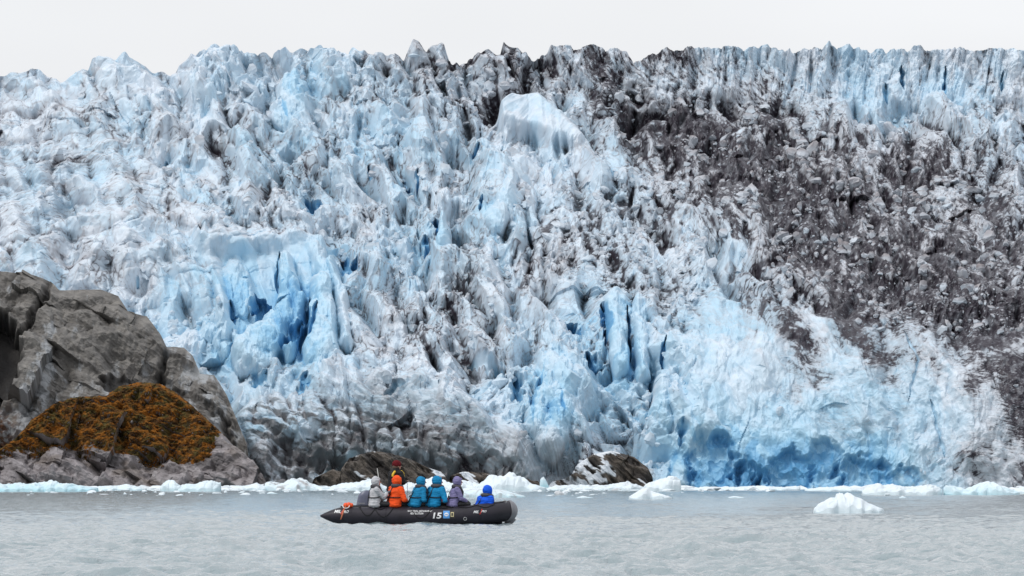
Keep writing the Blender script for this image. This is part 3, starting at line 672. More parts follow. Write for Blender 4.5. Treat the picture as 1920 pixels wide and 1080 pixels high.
floe([(822, 930), (850, 922), (880, 914), (915, 915), (945, 920), (975, 928), (986, 932)], 933, 'smooth grey backed floe lying low behind the bow passenger', 25, .4, .55, 1., 'ice floating along the foot of the glacier', 'ice_floe', 'ice floe', .25)
floe([(1290, 917), (1330, 913), (1370, 914), (1420, 911), (1470, 914), (1500, 911), (1503, 917)], 919.5, 'long thin floe under the blue ice grotto', 26, .2)
floe([(1510, 918), (1540, 914), (1575, 913), (1600, 915), (1625, 919)], 921, 'thin floe between the blue grotto and the right hand ice heaps', 27, .2)
floe([(1618, 922), (1632, 912), (1645, 905), (1655, 908), (1680, 910), (1700, 914), (1730, 912), (1748, 908), (1762, 915), (1770, 926)], 928, 'wide lumpy heap of white ice, left one of the two heaps at right', 28, .15, .15)
floe([(1772, 924), (1778, 910), (1790, 912), (1815, 918), (1835, 908), (1850, 904), (1865, 907), (1885, 914), (1915, 924)], 928, 'lumpy ice heap with a pale blue top near the right edge', 29, .5)
floe([(1895, 922), (1915, 914), (1950, 910), (1990, 922)], 926, 'white floe cut by the right edge of the picture', 30, .2)
for x0, x1, yb, lab, sd in [(1080, 1112, 934, 'flat scrap of ice afloat between the boat bow and the low white mound', 31), (1365, 1396, 934, 'flat scrap of ice afloat in open water below the blue grotto', 32), (500, 520, 926, 'tiny flat scrap of ice in open water left of the boat', 33), (1686, 1700, 934, 'tiny scrap of ice under the right hand heaps', 34)]:
    floe([(x0, yb-1), (x0*.6+x1*.4, yb-4), (x1, yb-1)], yb, lab, sd, .2, 0, 1., 'scraps of ice in open water', 'ice_scrap', 'ice scrap')

def brash():
    rng = np.random.default_rng(9); bm = bmesh.new(); VV = []; FF = []; n0 = 0
    t = bmesh.new(); bmesh.ops.create_icosphere(t, subdivisions=2, radius=1); t.verts.ensure_lookup_table()
    base = np.array([v.co[:] for v in t.verts]); fc = np.array([[v.index for v in f.verts]+[f.verts[2].index] for f in t.faces]); fc = fc[:, :3]; t.free()
    for k in range(2600):
        px = rng.uniform(-120, 2040); D = 700-abs(rng.normal(0, 22)) if rng.random() < .9 else 700-rng.uniform(0, 170)
        dens = .35+.65*(px < 1280)+.3*math.sin(px*.02)
        if rng.random() > dens: continue
        r = (.06+.34*rng.random()**2.6)*(1 if D > 670 else .55)
        pl = rng.normal(0, 1, (8, 3)); pl /= np.linalg.norm(pl, axis=1)[:, None]; dt = base@pl.T
        rr = np.where(dt > .05, rng.uniform(.5, 1, 8)[None]/np.maximum(dt, .05), 9).min(1); rr = np.minimum(rr, 1.3)
        v = base*rr[:, None]*r*np.array([rng.uniform(1, 2.6), rng.uniform(.8, 1.6), rng.uniform(.5, 1.0)])
        v = v+np.array([(px-960)/FPX*D, D, r*.12]); VV.append(v); FF.append(fc+n0); n0 += len(v)
    V = np.concatenate(VV); F = np.concatenate(FF)
    me = np_mesh('brash_ice', V, F, attrs={'cyan': .25*sstep(.15, -.1, V[:, 2]), 'grit': .5*sstep(.2, .5, fbm(V[:, 0]/3, V[:, 1]/3, 9, 3))})
    tag(link('brash_ice', me, floe_m), 'broken line of small white ice bits along the foot of the glacier', 'brash ice', kind='stuff')
    bm.free()
brash()

# ------------------------------------------------------------------ boat
BX, BD = (787-960)/FPX*253, 253.0
def tube_mesh(name, pts, radii, seg=20, cap=True, up=(0, 0, 1), flat=1.):
    """sweep a circle along points"""
    pts = np.array(pts, float); n = len(pts); T = np.gradient(pts, axis=0); T /= np.linalg.norm(T, axis=1)[:, None]
    radii = np.broadcast_to(np.array(radii, float), (n,)); up = np.array(up, float)
    V = []
    for i in range(n):
        s = np.cross(T[i], up); ln = np.linalg.norm(s)
        s = s/ln if ln > 1e-4 else np.array([1., 0, 0])
        b = np.cross(s, T[i]); a = np.linspace(0, 2*np.pi, seg, endpoint=False)
        V.append(pts[i]+radii[i]*(np.cos(a)[:, None]*s+flat*np.sin(a)[:, None]*b))
    V = np.array(V).reshape(-1, 3); F = grid_faces(n, seg, True)
    bm = bmesh.new(); vs = [bm.verts.new(v) for v in V]
    for f in F: bm.faces.new([vs[k] for k in f])
    if cap:
        bm.faces.new(vs[:seg]); bm.faces.new(vs[-seg:][::-1])
    bmesh.ops.recalc_face_normals(bm, faces=bm.faces[:])
    me = bpy.data.meshes.new(name); bm.to_mesh(me); bm.free()
    me.polygons.foreach_set('use_smooth', np.full(len(me.polygons), True)); return me

def smooth_path(p, n):
    p = np.array(p, float); d = np.r_[0, np.cumsum(np.linalg.norm(np.diff(p, axis=0), axis=1))]; out = []
    t = np.linspace(0, d[-1], n)
    m = np.gradient(p, d, axis=0)
    for x in t:
        k = min(np.searchsorted(d, x, side='right')-1, len(p)-2); h = d[k+1]-d[k]; s = (x-d[k])/h
        out.append((2*s**3-3*s*s+1)*p[k]+(s**3-2*s*s+s)*h*m[k]+(-2*s**3+3*s*s)*p[k+1]+(s**3-s*s)*h*m[k+1])
    return np.array(out)

def box_bm(bm, c, size, rot=None, bev=.0):
    r = bmesh.ops.create_cube(bm, size=1); vs = r['verts']
    bmesh.ops.scale(bm, vec=size, verts=vs)
    if bev:
        es = list({e for v in vs for e in v.link_edges}); q = bmesh.ops.bevel(bm, geom=es, offset=bev, segments=2, affect='EDGES'); vs = [v for v in q['verts']]
        vs = list({v for f in q['faces'] for v in f.verts} | set(vs))
    if rot is not None: bmesh.ops.rotate(bm, cent=(0, 0, 0), matrix=rot, verts=vs)
    bmesh.ops.translate(bm, vec=c, verts=vs); return vs

def bm_obj(name, bm, m, parent, smooth=False):
    me = bpy.data.meshes.new(name); bm.to_mesh(me); bm.free()
    me.polygons.foreach_set('use_smooth', np.full(len(me.polygons), smooth)); return link(name, me, m, parent)

M_rub = mat('black rubberised fabric', (.019, .016, .024), .45, .4, noise=.25, nscale=3, bump=.15, bscale=9)
M_blk = mat('black webbing', (.012, .012, .013), .7, .3)
M_grey = mat('grey rubbing strake', (.19, .19, .205), .5, .4, noise=.2, nscale=6)
M_cowl = mat('blue grey engine cowling', (.12, .13, .19), .3, .5, noise=.1)
M_cowl2 = mat('pale grey engine pan', (.35, .36, .38), .4)
M_white = mat('white lettering', (.80, .80, .80), .5)
M_red = mat('red lettering', (.60, .04, .03), .5)
M_blue = mat('light blue emblem', (.10, .34, .74), .5)
M_brown = mat('dark patch', (.035, .030, .030), .6)
M_yel = mat('pale yellow frame', (.72, .62, .34), .5)
M_or = mat('orange plastic', (.85, .10, .02), .45)
M_al = mat('bare metal', (.5, .5, .5), .35, .5, .8)

boat = bpy.data.objects.new('inflatable_boat', None); C.objects.link(boat)
boat.location = (BX, BD, 0); boat.rotation_euler = (0, math.radians(0.4), math.radians(-3))
tag(boat, 'black inflatable boat with an outboard motor carrying people past the glacier', 'boat')
cz = lambda x: np.interp(x, [-3, 0.6, 1.3, 1.9, 2.4, 2.6], [.262, .262, .30, .37, .435, .45])
cr_ = lambda x: np.interp(x, [-2.9, -2.72, -2.5, -2.3, -2.1, 1.2, 2.0, 2.6], [.025, .115, .205, .265, .285, .285, .295, .30])
SY = -.74
near = [(-2.9, SY, .262), (-2.5, SY, .262), (-2, SY, .262), (-1, SY, .262), (0, SY, .262), (.7, SY, .262), (1.3, SY+.01, .30), (1.75, SY+.08, .345), (2.1, SY+.20, .39), (2.4, SY+.42, .435), (2.56, SY+.62, .45), (2.58, 0, .452)]
path = near+[(x, -y, z) for x, y, z in near[:-1][::-1]]
sp_ = smooth_path(path, 190)
tb = tube_mesh('tube', sp_, [cr_(p[0]) for p in sp_], 36); ob_tube = link('buoyancy_tube', tb, M_rub, boat)
# seams: thin raised bands round the tube
def surf(x, z=None, phi=None, off=.004):
    """a point on the outer side of the near tube"""
    y0 = np.interp(x, [p[0] for p in near], [p[1] for p in near]); r = cr_(x)
    if phi is None: phi = math.acos(max(-1, min(1, (z-cz(x))/r)))
    # outward direction turns with the tube towards the bow
    dx = (np.interp(x+.05, [p[0] for p in near], [p[1] for p in near])-y0)/.05 if x < 2.5 else 1.
    n = np.array([dx, -1, 0])/math.hypot(dx, 1)
    c = np.array([x, y0, cz(x)]); return c+(r+off)*(math.sin(phi)*n+math.cos(phi)*np.array([0, 0, 1]))
for xs_ in (-2.22, -.95, 1.0, 1.75):
    pts = [surf(xs_, phi=a, off=.003) for a in np.linspace(-.1, 2.6, 24)]
    link('seam_band', tube_mesh('seam_band', pts, .012, 6, up=(1, 0, 0), flat=1), M_rub, boat)
# bow strake: a grey shell on the nose, running down into the keel
def strake():
    sel = [p for p in smooth_path(path, 600) if p[0] > 2.50]
    V = []; sel = np.array(sel); T = np.gradient(sel, axis=0); T /= np.linalg.norm(T, axis=1)[:, None]
    for off in (.028, -.01):
        for p, t in zip(sel, T):
            n = np.cross(t, (0, 0, 1)); n /= np.linalg.norm(n); n = n if n[0] > 0 else -n
            w_ = max(0, min(1, (p[0]-2.50)/.06))
            for a in np.linspace(-1.15*w_-.2, 1.95, 22):
                V.append(p+(cr_(p[0])+off)*(math.cos(a+.35*0)*n+math.sin(-a)*np.array([0, 0, 1]) if a > -9 else 0))
    V = np.array(V); m = len(sel); F1 = grid_faces(m, 22); F2 = F1[:, ::-1]+m*22
    i = np.arange(m*22).reshape(m, 22); e = []
    for a in (i[0], i[-1][::-1], i[:, 0][::-1], i[:, -1]): e.append(np.stack([a[1:], a[:-1], a[:-1]+m*22, a[1:]+m*22], -1))
    return np_mesh('bow_strake', V, np.concatenate([F1, F2]+e), smooth=True)
link('bow_strake', strake(), M_grey, boat)
kl = smooth_path([(2.80, 0, .24), (2.66, 0, .10), (2.48, 0, 0), (2.2, 0, -.07), (1.6, 0, -.10), (.5, 0, -.10)], 30)
link('keel', tube_mesh('keel', kl, np.linspace(.085, .06, 30), 12), M_grey, boat)
# hull and floor
bm = bmesh.new(); st = []
for x, wd, zb, zt in [(-2.35, .62, -.12, .12), (0, .62, -.12, .12), (1.4, .60, -.11, .14), (2.0, .42, -.07, .22), (2.45, .14, .03, .34)]:
    st.append([bm.verts.new(v) for v in ((x, -wd, zt), (x, -wd*.6, zb+.05), (x, 0, zb), (x, wd*.6, zb+.05), (x, wd, zt))])
for a, b in zip(st[:-1], st[1:]):
    for k in range(4): bm.faces.new((a[k], a[k+1], b[k+1], b[k]))
    bm.faces.new((a[0], b[0], b[4], a[4]))
bm.faces.new(st[0]); bm.faces.new(st[-1][::-1]); bmesh.ops.recalc_face_normals(bm, faces=bm.faces[:])
bm_obj('hull', bm, M_rub, boat)
bm = bmesh.new(); box_bm(bm, (-2.28, 0, .30), (.06, 1.15, .52), bev=.01); bm_obj('transom', bm, M_brown, boat)
# gunwale cuff along the top, and lashed covers
for sg in (1, -1):
    pts = [(x, sg*(SY+.02), cz(x)+cr_(x)+.004) for x in np.linspace(-2.3, .9, 30)]
    link('lacing_cuff', tube_mesh('lacing_cuff', pts, .034, 8, flat=.8), M_blk, boat)
# grab lines: loops of rope on the near and far sides
def rope(xa, xb, pa, pb, side=1, r=.011):
    pts = []
    for t in np.linspace(0, 1, 18):
        x = xa+(xb-xa)*t; ph = pa+(pb-pa)*math.sin(math.pi*t)**.8; p = surf(x, phi=ph, off=.012); p[1] *= side; pts.append(p)
    link('grab_rope', tube_mesh('grab_rope', pts, r, 8), M_blk, boat)
for a, b, pa, pb in [(-1.72, -1.25, .5, 1.5), (-1.25, -.98, .45, .8), (-1.30, -.72, .45, 1.62), (-.22, .42, .5, 1.75), (.42, 1.05, .4, .55), (1.2, 1.68, .42, .7), (1.68, 2.2, .35, .95), (2.15, 2.45, .3, .5)]:
    rope(a, b, pa, pb)
    if pb > .9: rope(a, b, pa, pb, -1)
for x in (-1.72, -1.25, -.22, .42, 1.68, 2.2):
    bm = bmesh.new(); p = surf(x, phi=.48, off=.006); bmesh.ops.create_uvsphere(bm, u_segments=10, v_segments=6, radius=.035, matrix=Matrix.Translation(p) @ Matrix.Diagonal((1.2, .6, .8, 1)))
    bm_obj('rope_patch', bm, M_rub, boat, True)
for x, ph, r in [(2.42, .5, .05), (1.36, 1.9, .045)]:
    p = surf(x, phi=ph, off=.02); a = np.linspace(0, 2*np.pi, 20); link('ring', tube_mesh('ring', [p+np.array([r*math.cos(k), -.004, r*math.sin(k)]) for k in a], .009, 6, cap=False, up=(0, 1, 0)), M_al, boat)

def fit(me, x0, x1, z0, z1, skew=0., off=.006):
    """lay a flat mesh, scaled to a box, on the side of the near tube"""
    co = np.empty(len(me.vertices)*3); me.vertices.foreach_get('co', co); co = co.reshape(-1, 3)
    mn, mx_ = co.min(0), co.max(0); u = (co[:, 0]-mn[0])/max(1e-6, mx_[0]-mn[0]); v = (co[:, 1]-mn[1])/max(1e-6, mx_[1]-mn[1])
    out = np.array([surf(x0+(x1-x0)*a+skew*b, z=z0+(z1-z0)*b, off=off) for a, b in zip(u, v)])
    me.vertices.foreach_set('co', out.ravel()); me.update(); return me

def text_mesh(s, bold=.02):
    cu = bpy.data.curves.new('t', 'FONT'); cu.body = s; cu.offset = bold; cu.resolution_u = 3
    o = bpy.data.objects.new('t', cu); sc.collection.objects.link(o); bpy.context.view_layer.update()
    me = bpy.data.meshes.new_from_object(o.evaluated_get(bpy.context.evaluated_depsgraph_get()))
    bpy.data.objects.remove(o); bpy.data.curves.remove(cu)
    bm = bmesh.new(); bm.from_mesh(me); bmesh.ops.triangulate(bm, faces=bm.faces[:])
    for k in range(1, 12):
        bmesh.ops.bisect_plane(bm, geom=bm.verts[:]+bm.edges[:]+bm.faces[:], plane_co=(0, -.1+k*.09, 0), plane_no=(0, 1, 0))
    bm.to_mesh(me); bm.free(); return me
def panel(n=6):
    bm = bmesh.new(); bmesh.ops.create_grid(bm, x_segments=n, y_segments=n, size=.5); me = bpy.data.meshes.new('p'); bm.to_mesh(me); bm.free(); return me
def px2(x0, x1, y0, y1): return (x0-787)/63.2, (x1-787)/63.2, (985-y1)/63.2, (985-y0)/63.2
def word(s, m, x0, x1, y0, y1, skew=.03, bold=.03, off=.014): return link('lettering', fit(text_mesh(s, bold), *px2(x0, x1, y0, y1), skew, off), m, boat)
word('MIL', M_white, 630.5, 643, 957.4, 963); word('PRO', M_white, 646, 657, 958, 963); word('/', M_red, 642, 647, 956.5, 965)
word('NATIONAL GEOGRAPHIC', M_white, 767.5, 813, 957, 959.8, .02, .015); word('RESOLUTION', M_white, 773, 797, 961, 964.5, .02, .02)
word('15', M_white, 815.5, 830.5, 961, 971.6, .03, .03)
word('MIL', M_white, 888, 896, 956.6, 961.2); word('PRO', M_white, 899.5, 908, 955.8, 959.6); word('/', M_red, 896.5, 900, 953.5, 963)
e1 = link('emblem', fit(panel(), *px2(834.5, 846.5, 957.5, 971), 0, .014), M_blue, boat)
bm = bmesh.new(); bmesh.ops.create_circle(bm, cap_ends=True, cap_tris=True, segments=24, radius=.5); me_ = bpy.data.meshes.new('disc'); bm.to_mesh(me_); bm.free()
link('emblem_oval', fit(me_, *px2(836.5, 844.5, 960.8, 967.4), 0, .018), M_white, e1)
link('emblem_stripe', fit(panel(3), *px2(837.8, 843.2, 963.6, 964.8), 0, .022), M_blue, e1)
e2 = link('emblem', fit(panel(), *px2(847, 857, 957.5, 971), 0, .014), M_brown, boat)
for bx_ in ((848.6, 849.7, 960, 968), (853, 854.1, 960, 968), (849.7, 853, 960, 961.2), (849.7, 853, 966.8, 968)):
    link('emblem_frame', fit(panel(2), *px2(*bx_), 0, .018), M_yel, e2)

# outboard motor, its cowling above the transom
mot = bpy.data.objects.new('outboard_motor', None); C.objects.link(mot); mot.parent = boat; mot.location = (-1.64, .12, .56); mot.scale = (1.12, 1.12, 1.14)
def cowling():
    nr, ns = 12, 24; V = []
    for i in range(nr):
        t = i/(nr-1)
        lx = .235*(1-.16*t-.35*max(0, t-.72)**1.2*2); ly = .17*(1-.1*t-.9*max(0, t-.75)); zc = .40*t
        for a in np.linspace(0, 2*np.pi, ns, endpoint=False):
            c, s_ = math.cos(a), math.sin(a); c = math.copysign(abs(c)**.62, c); s_ = math.copysign(abs(s_)**.62, s_)
            V.append((lx*c+.035*t, ly*s_, zc-.055*max(0, -c)*t**2+.012*(1-c*c)*(t > .9)))
    bm = bmesh.new(); vs = [bm.verts.new(v) for v in V]
    for f in grid_faces(nr, ns, True): bm.faces.new([vs[k] for k in f])
    bm.faces.new(vs[:ns]); bm.faces.new(vs[-ns:][::-1]); bmesh.ops.recalc_face_normals(bm, faces=bm.faces[:]); return bm
bm_obj('cowling', cowling(), M_cowl, mot, True)
bm = bmesh.new(); box_bm(bm, (0, 0, -.03), (.47, .36, .07), bev=.02); bm_obj('engine_pan', bm, M_cowl2, mot)
bm = bmesh.new(); box_bm(bm, (-.04, 0, -.40), (.20, .12, .70), bev=.03); box_bm(bm, (-.06, 0, -.52), (.42, .22, .02)); bm_obj('drive_leg', bm, M_cowl, mot)
tm = text_mesh('YAMAHA', .02); co = np.empty(len(tm.vertices)*3); tm.vertices.foreach_get('co', co); co = co.reshape(-1, 3); co = (co-co.min(0)); co /= co[:, 0].max()
tm.vertices.foreach_set('co', np.stack([-.19+.20*co[:, 0], 0*co[:, 0]-.178, .045+.26*co[:, 1]], -1).ravel()); link('lettering', tm, M_cowl2, mot)
link('tiller', tube_mesh('tiller', [(.22, -.05, .02), (.42, -.1, .12), (.78, -.14, .36)], [.035, .03, .024], 10), M_cowl, mot)
link('light_pole', tube_mesh('light_pole', [(-1.12, .35, .35), (-1.18, .35, .95), (-1.30, .35, 1.68)], [.022, .017, .013], 10), mat('pale fibreglass', (.45, .45, .43), .5), boat)
# orange throw float lashed to the stern
fl = bpy.data.objects.new('rescue_float', None); C.objects.link(fl); tag(fl, 'orange float with a hanging strap lashed to the stern of the boat', 'float')
fl.location = (BX-2.18, BD-.74, .56)
bm = bmesh.new()
for dx, r in ((0, .075), (.09, .085), (.17, .06)): bmesh.ops.create_uvsphere(bm, u_segments=14, v_segments=10, radius=r, matrix=Matrix.Translation((dx, 0, .04+.02*dx)))
bm_obj('float_body', bm, M_or, fl, True)
link('strap', tube_mesh('strap', [(0, -.10, .02), (-.04, -.24, -.07), (-.09, -.30, -.22), (-.14, -.31, -.38)], [.012, .016, .022, .018], 8), mat('faded orange strap', (.55, .17, .08), .7), fl)
link('cord', tube_mesh('cord', smooth_path([(-.10, -.05, .03), (-.02, -.2, -.05), (.06, -.24, -.04), (.12, -.1, .03)], 16), .012, 8), M_white, fl)

# ------------------------------------------------------------------ people
from mathutils import noise as mnoise
def blobs(items, voxel, wr=0., sd=0, nscale=7., smooth_it=3):
    """one continuous surface: tapered limbs and ellipsoids fused by a voxel remesh"""
    bm = bmesh.new()
    for it in items:
        if it[0] == 'e':
            _, c, r, rot = it; Mx = Matrix.Translation(c) @ (rot.to_4x4() if rot is not None else Matrix.Identity(4)) @ Matrix.Diagonal((*r, 1))
            bmesh.ops.create_icosphere(bm, subdivisions=3, radius=1, matrix=Mx)
        else:
            _, a, b, ra, rb = it; a = Vector(a); b = Vector(b); n = max(2, int((b-a).length/(min(ra, rb)*.33))+1)
            for k in range(n+1):
                t = k/n; bmesh.ops.create_icosphere(bm, subdivisions=2, radius=ra+(rb-ra)*t, matrix=Matrix.Translation(a.lerp(b, t)))
    me = bpy.data.meshes.new('b'); bm.to_mesh(me); bm.free()
    o = bpy.data.objects.new('b', me); sc.collection.objects.link(o)
    m = o.modifiers.new('r', 'REMESH'); m.mode = 'VOXEL'; m.voxel_size = voxel; m.use_smooth_shade = True
    if smooth_it:
        m2 = o.modifiers.new('s', 'SMOOTH'); m2.iterations = smooth_it; m2.factor = .5
    bpy.context.view_layer.update()
    out = bpy.data.meshes.new_from_object(o.evaluated_get(bpy.context.evaluated_depsgraph_get()))
    bpy.data.objects.remove(o); bpy.data.meshes.remove(me)
    if wr:
        n = len(out.vertices); co = np.empty(n*3); out.vertices.foreach_get('co', co); co = co.reshape(-1, 3)
        nn = np.empty(n*3); out.vertices.foreach_get('normal', nn); nn = nn.reshape(-1, 3)
        d = np.array([mnoise.noise(Vector((x*nscale*.6+sd, y*nscale*.6, z*nscale*1.9))) for x, y, z in co])
        d = wr*(1-2.4*np.abs(d)); out.vertices.foreach_set('co', (co+nn*d[:, None]).ravel())
    return out

SKIN = mat('skin', (.55, .30, .22), .5); HAIR = mat('brown hair', (.10, .06, .04), .6); M_eye = mat('eye', (.03, .02, .02), .3)
TROU = mat('black trousers', (.014, .014, .017), .7, noise=.2, nscale=10); BOOT = mat('dark boots', (.02, .02, .022), .5)
def cloth(name, c): return mat(name, c, .75, .25, noise=.16, nscale=9, bump=.25, bscale=30)
def person(px, yaw, lean, side, jacket, label, y=SY, z=.60, stand=False, hands=None, head_turn=0., scale=1., hat=None, glove=None, vest=(.045, .042, .05), sd=1, hood=True, vestless=False, eldir=None):
    """f = forward, l = left, u = up in the person's own frame; lean forward/sideways in metres at the shoulders"""
    root = bpy.data.objects.new('person', None); C.objects.link(root)
    if not stand and y == SY: y += .12; z -= .03
    root.location = (BX+(px-787)/63.2, BD+y, z); root.rotation_euler = (0, 0, math.radians(yaw)); root.scale = (scale, scale*1.18, scale)
    tag(root, label, 'person')
    V = lambda f, l, u: Vector((f, l, u))
    hip = V(0, 0, .10); ch = V(lean*.75, side*.75, .40); nk = V(lean, side, .56); hd = V(lean*1.18+.03, side*1.15, .715)
    sh = [V(lean*.9, side*.9+s*.185, .49) for s in (1, -1)]
    if hands is None: hands = [V(.36+lean, .08, .14), V(.36+lean, -.08, .14)]
    hands = [Vector(h) for h in hands]
    elb = []
    for s, a, b in zip((1, -1), sh, hands):
        mid = (a+b)/2; d = (b-a).length; bend = math.sqrt(max(0, .28**2-(d/2)**2)); elb.append(mid+(Vector(eldir) if eldir else Vector((-.45, s*.55, -.7))).normalized()*bend)
    if stand:
        kn = [V(.02, s*.11, -.36) for s in (1, -1)]; an = [V(-.02, s*.13, -.76) for s in (1, -1)]; th0 = [V(0, s*.09, .08) for s in (1, -1)]
    else:
        kn = [V(.44, s*.13, .06) for s in (1, -1)]; an = [V(.46, s*.13, -.34) for s in (1, -1)]; th0 = [V(0, s*.09, .07) for s in (1, -1)]
    toe = [a+V(.17, 0, -.03) for a in an]
    # body
    B = [('c', hip, ch, .125, .14), ('c', ch, nk, .13, .06), ('c', nk, hd, .055, .055), ('c', sh[0], sh[1], .065, .065)]
    Rh = Matrix.Rotation(math.radians(head_turn), 3, 'Z')
    def H(f, l, u): return hd+Rh @ Vector((f, l, u))
    B += [('e', hd, (.098, .078, .118), Rh), ('e', H(.03, 0, -.06), (.068, .058, .06), Rh), ('c', H(.09, 0, .012), H(.118, 0, -.018), .012, .017), ('c', H(.082, .02, -.058), H(.082, -.02, -.058), .011, .011),
          ('e', H(-.005, .078, -.005), (.022, .010, .032), Rh), ('e', H(-.005, -.078, -.005), (.022, .010, .032), Rh), ('c', H(.082, .04, .03), H(.082, -.04, .03), .013, .013)]
    for s, a, e, h in zip((1, -1), sh, elb, hands):
        d = (h-e).normalized(); wr = h-d*.07; B += [('c', a, e, .052, .043), ('c', e, wr, .042, .028)]
        lat = Vector((d.y, -d.x, 0)); lat = lat.normalized() if lat.length > .1 else Vector((0, 1, 0)); nrm = d.cross(lat)
        if nrm.z > 0: nrm = -nrm
        B.append(('e', wr+d*.045, (.040, .040, .032), None))
        for k, (o, L) in enumerate(((-.030, .058), (-.010, .072), (.010, .068), (.029, .052))):
            p0 = wr+d*.07+lat*o; p1 = p0+d*L*.5+nrm*.012; p2 = p1+d*L*.25+nrm*L*.45
            B += [('c', p0, p1, .0115, .0105), ('c', p1, p2, .0105, .009)]
        p0 = wr+d*.02+lat*.034*s; p1 = p0+lat*.028*s+d*.028; B += [('c', p0, p1, .014, .012), ('c', p1, p1+d*.03+nrm*.01, .012, .010)]
    for a, k, n, t in zip(th0, kn, an, toe): B += [('c', a, k, .078, .055), ('c', k, n, .052, .036), ('c', n, t, .038, .03)]
    body = link('body', blobs(B, .0105, smooth_it=1), SKIN, root)
    if glove is not None:
        for h, e in zip(hands, elb):
            d = (h-e).normalized(); wr = h-d*.07; lat = Vector((d.y, -d.x, 0)); lat = lat.normalized() if lat.length > .1 else Vector((0, 1, 0)); nrm = d.cross(lat)
            if nrm.z > 0: nrm = -nrm
            G = [('e', wr+d*.04, (.048, .048, .040), None), ('c', wr-d*.02, wr+d*.03, .04, .042)]
            for o, L in ((-.034, .058), (-.011, .072), (.011, .068), (.034, .052)):
                p0 = wr+d*.07+lat*o; p1 = p0+d*L*.5+nrm*.012; p2 = p1+d*L*.25+nrm*L*.5; G += [('c', p0, p1, .016, .015), ('c', p1, p2, .015, .013)]
            p0 = wr+d*.02+lat*.036; p1 = p0+lat*.03+d*.03; G += [('c', p0, p1, .018, .016)]
            link('glove', blobs(G, .008, smooth_it=1), glove, root)
    for s in (1, -1):
        bm = bmesh.new(); bmesh.ops.create_uvsphere(bm, u_segments=8, v_segments=6, radius=.011, matrix=Matrix.Translation(H(.090, s*.032, .008))); bm_obj('eye', bm, M_eye, root, True)
    # clothes
    T = [('c', a, k, .100, .075) for a, k in zip(th0, kn)]+[('c', k, n, .072, .06) for k, n in zip(kn, an)]+[('e', V(0, 0, .07), (.15, .19, .12), None)]
    link('trousers', blobs(T, .018, .008, sd), TROU, root)
    for n_, t_ in zip(an, toe): link('boot', blobs([('c', n_+V(0, 0, .05), n_, .062, .055), ('c', n_, t_, .055, .045)], .013), BOOT, root)
    J = [('e', (hip+V(-.01, 0, -.06)).lerp(ch, k/5), (.190-.006*k, .240-.008*k, .115), None) for k in range(6)]+[('e', ch+V(-.01, 0, .0), (.165, .205, .16), None), ('c', sh[0], sh[1], .085, .085), ('c', ch, nk, .15, .085)]
    for a, e, h in zip(sh, elb, hands):
        d = (h-e).normalized(); J += [('c', a, e, .088, .070), ('c', e, h-d*.085, .068, .050)]
    jk = cloth('jacket fabric', jacket) if not isinstance(jacket, bpy.types.Material) else jacket
    link('jacket', blobs(J, .016, .011, sd*3.1, 9.), jk, root)
    if hood:
        Hd = [('e', H(-.042, 0, .024), (.132, .130, .150), Rh), ('e', H(-.055, 0, -.05), (.095, .10, .10), Rh), ('c', nk+V(-.02, 0, .0), H(-.03, 0, -.06), .098, .088), ('e', H(.005, 0, .085), (.098, .085, .05), Rh),
              ('c', H(.035, .085, .06), H(.03, .07, -.09), .022, .026), ('c', H(.035, -.085, .06), H(.03, -.07, -.09), .022, .026)]
        link('hood', blobs(Hd, .010, .007, sd*5.3, 12.), jk, root)
    if hat is not None:
        link('hair', blobs([('e', H(-.03, 0, -.03), (.085, .085, .10), Rh)], .01), HAIR, root)
        link('knit_hat', blobs([('e', H(-.012, 0, .06), (.112, .098, .105), Rh), ('c', H(.02, .05, .035), H(.02, -.05, .035), .062, .062), ('c', H(-.05, .04, .03), H(-.05, -.04, .03), .062, .062)], .009, .004, sd, 30.), hat, root)
    if not vestless:
        vm = mat('dark life vest', vest, .6)
        pts = []
        for s in (1, -1):
            seq = [V(lean*.85+.155, side+s*.08, .27), V(lean+.15, side+s*.10, .42), V(lean+.07, side+s*.13, .565), V(lean-.055, side+s*.085, .59), V(lean-.10, side, .585)]
            pts += [('c', seq[k], seq[k+1], .042+.006*k, .048+.006*k) for k in range(4)]
        link('life_vest', blobs(pts, .011), vm, root)
        ring = []
        for a in np.linspace(0, 2*np.pi, 28):
            c = hip.lerp(ch, .62); ring.append((c.x-.014+.192*math.cos(a), c.y+.236*math.sin(a), c.z+.02*math.cos(a)+.03*math.sin(a)))
        link('chest_strap', tube_mesh('chest_strap', ring, .010, 6, cap=False, flat=1.6), M_blk, root)
        bk = smooth_path([(lean-.115, side, .59), (lean*.9-.185, side*.9+.01, .45), (lean*.6-.208, side*.6+.02, .30), (lean*.2-.21, .03, .12), (-.19, .04, .0)], 14)
        link('back_strap', tube_mesh('back_strap', bk, .010, 6, up=(0, 1, 0), flat=1.5), M_blk, root)
    return root

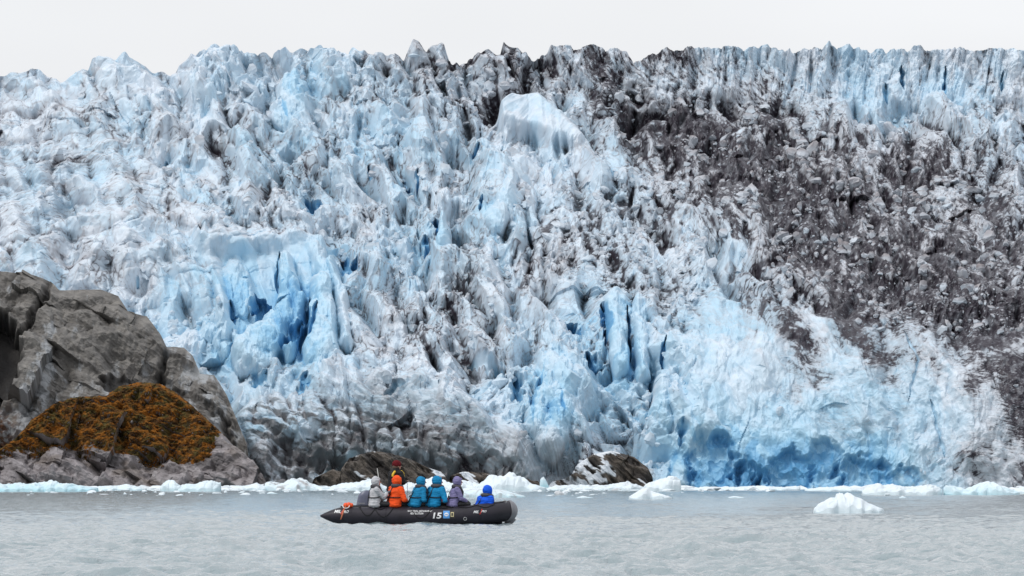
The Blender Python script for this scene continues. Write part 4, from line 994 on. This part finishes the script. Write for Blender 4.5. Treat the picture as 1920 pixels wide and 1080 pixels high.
p = person(704, 8, .02, 0, (.50, .50, .52), 'seated person in a pale grey hooded jacket, gloved hand raised, beside the motor', eldir=(.12, 0, -1), hands=[(.34, .08, .30), (.40, -.12, .44)], glove=mat('grey gloves', (.12, .12, .14), .8), sd=1)
p = person(739, 38, .06, -.04, (.83, .085, .012), 'seated person in a bright orange hooded jacket, second passenger from the motor', hands=[(.30, .06, .18), (.30, -.20, .16)], scale=1.03, sd=2)
p = person(777, 28, .17, -.05, (.008, .20, .40), 'seated person in a turquoise hooded jacket, head bowed, sitting next to the orange jacket', hands=[(.34, .02, .20), (.32, -.14, .18)], head_turn=-15, sd=3)
p = person(811, 50, .10, -.07, (.006, .21, .43), 'seated person in a turquoise hooded jacket with its back turned, nearer the lilac jacket', hands=[(.30, .04, .16), (.22, -.26, .14)], head_turn=-20, scale=1.02, sd=4)
p = person(822, 20, -.02, .0, (.62, .02, .05), 'person in a red jacket almost hidden behind the second turquoise jacket', y=-SY-.15, z=.57, hands=[(.30, .1, .16), (.30, -.1, .16)], sd=5)
p = person(850, 6, .11, 0, (.20, .18, .34), 'seated person in a lilac grey hooded jacket, looking ahead towards the bow', hands=[(.42, .08, .16), (.44, -.10, .12)], glove=mat('black gloves', (.02, .02, .022), .7), sd=6)
p = person(896, 45, .17, -.16, (.006, .10, .68), 'person in a royal blue hooded jacket crouching nearest the bow', y=SY+.25, z=.31, hands=[(.34, .08, .2), (.32, -.12, .2)], head_turn=-10, sd=7)
g = person(741, 34, .02, 0, (.012, .012, .014), 'standing guide in a black jacket and dark red knit hat, behind the orange jacket', y=.02, z=1.02, stand=True, scale=1.04, hands=[(.30, .06, .30), (.30, -.06, .28)], hat=mat('dark red knit', (.115, .008, .012), .9, .2, noise=.3, nscale=30), hood=False, vestless=True, sd=8)
g.scale = (1.2, 1.24, 1.04)
link('neck_warmer', blobs([('c', (0, 0, .50), (.03, 0, .64), .10, .082)], .011, .006, 3, 14), M_blk, g)
ym = mat('yellow vest panel', (.75, .50, .03), .6)
for pts in ([(.10, -.12, .56), (.16, -.11, .50), (.185, -.09, .40)], [(-.11, -.14, .55), (-.155, -.13, .47), (-.16, -.13, .42)]):
    link('vest_panel', blobs([('c', pts[k], pts[k+1], .032, .030) for k in range(2)], .010), ym, g)
bm = bmesh.new(); box_bm(bm, (.34, 0, .34), (.09, .15, .10), bev=.015); box_bm(bm, (.40, 0, .34), (.07, .08, .08), bev=.02)
cam_o = bm_obj('handheld_camera', bm, M_blk, None); cam_o.location = g.location; cam_o.rotation_euler = g.rotation_euler
tag(cam_o, 'black camera held at the chest of the standing guide', 'camera')
link('coiled_cord', tube_mesh('coiled_cord', [(.24+.012*math.cos(k*1.3), -.18+.012*math.sin(k*1.3), .22-.009*k) for k in range(60)], .006, 6), M_white, g)
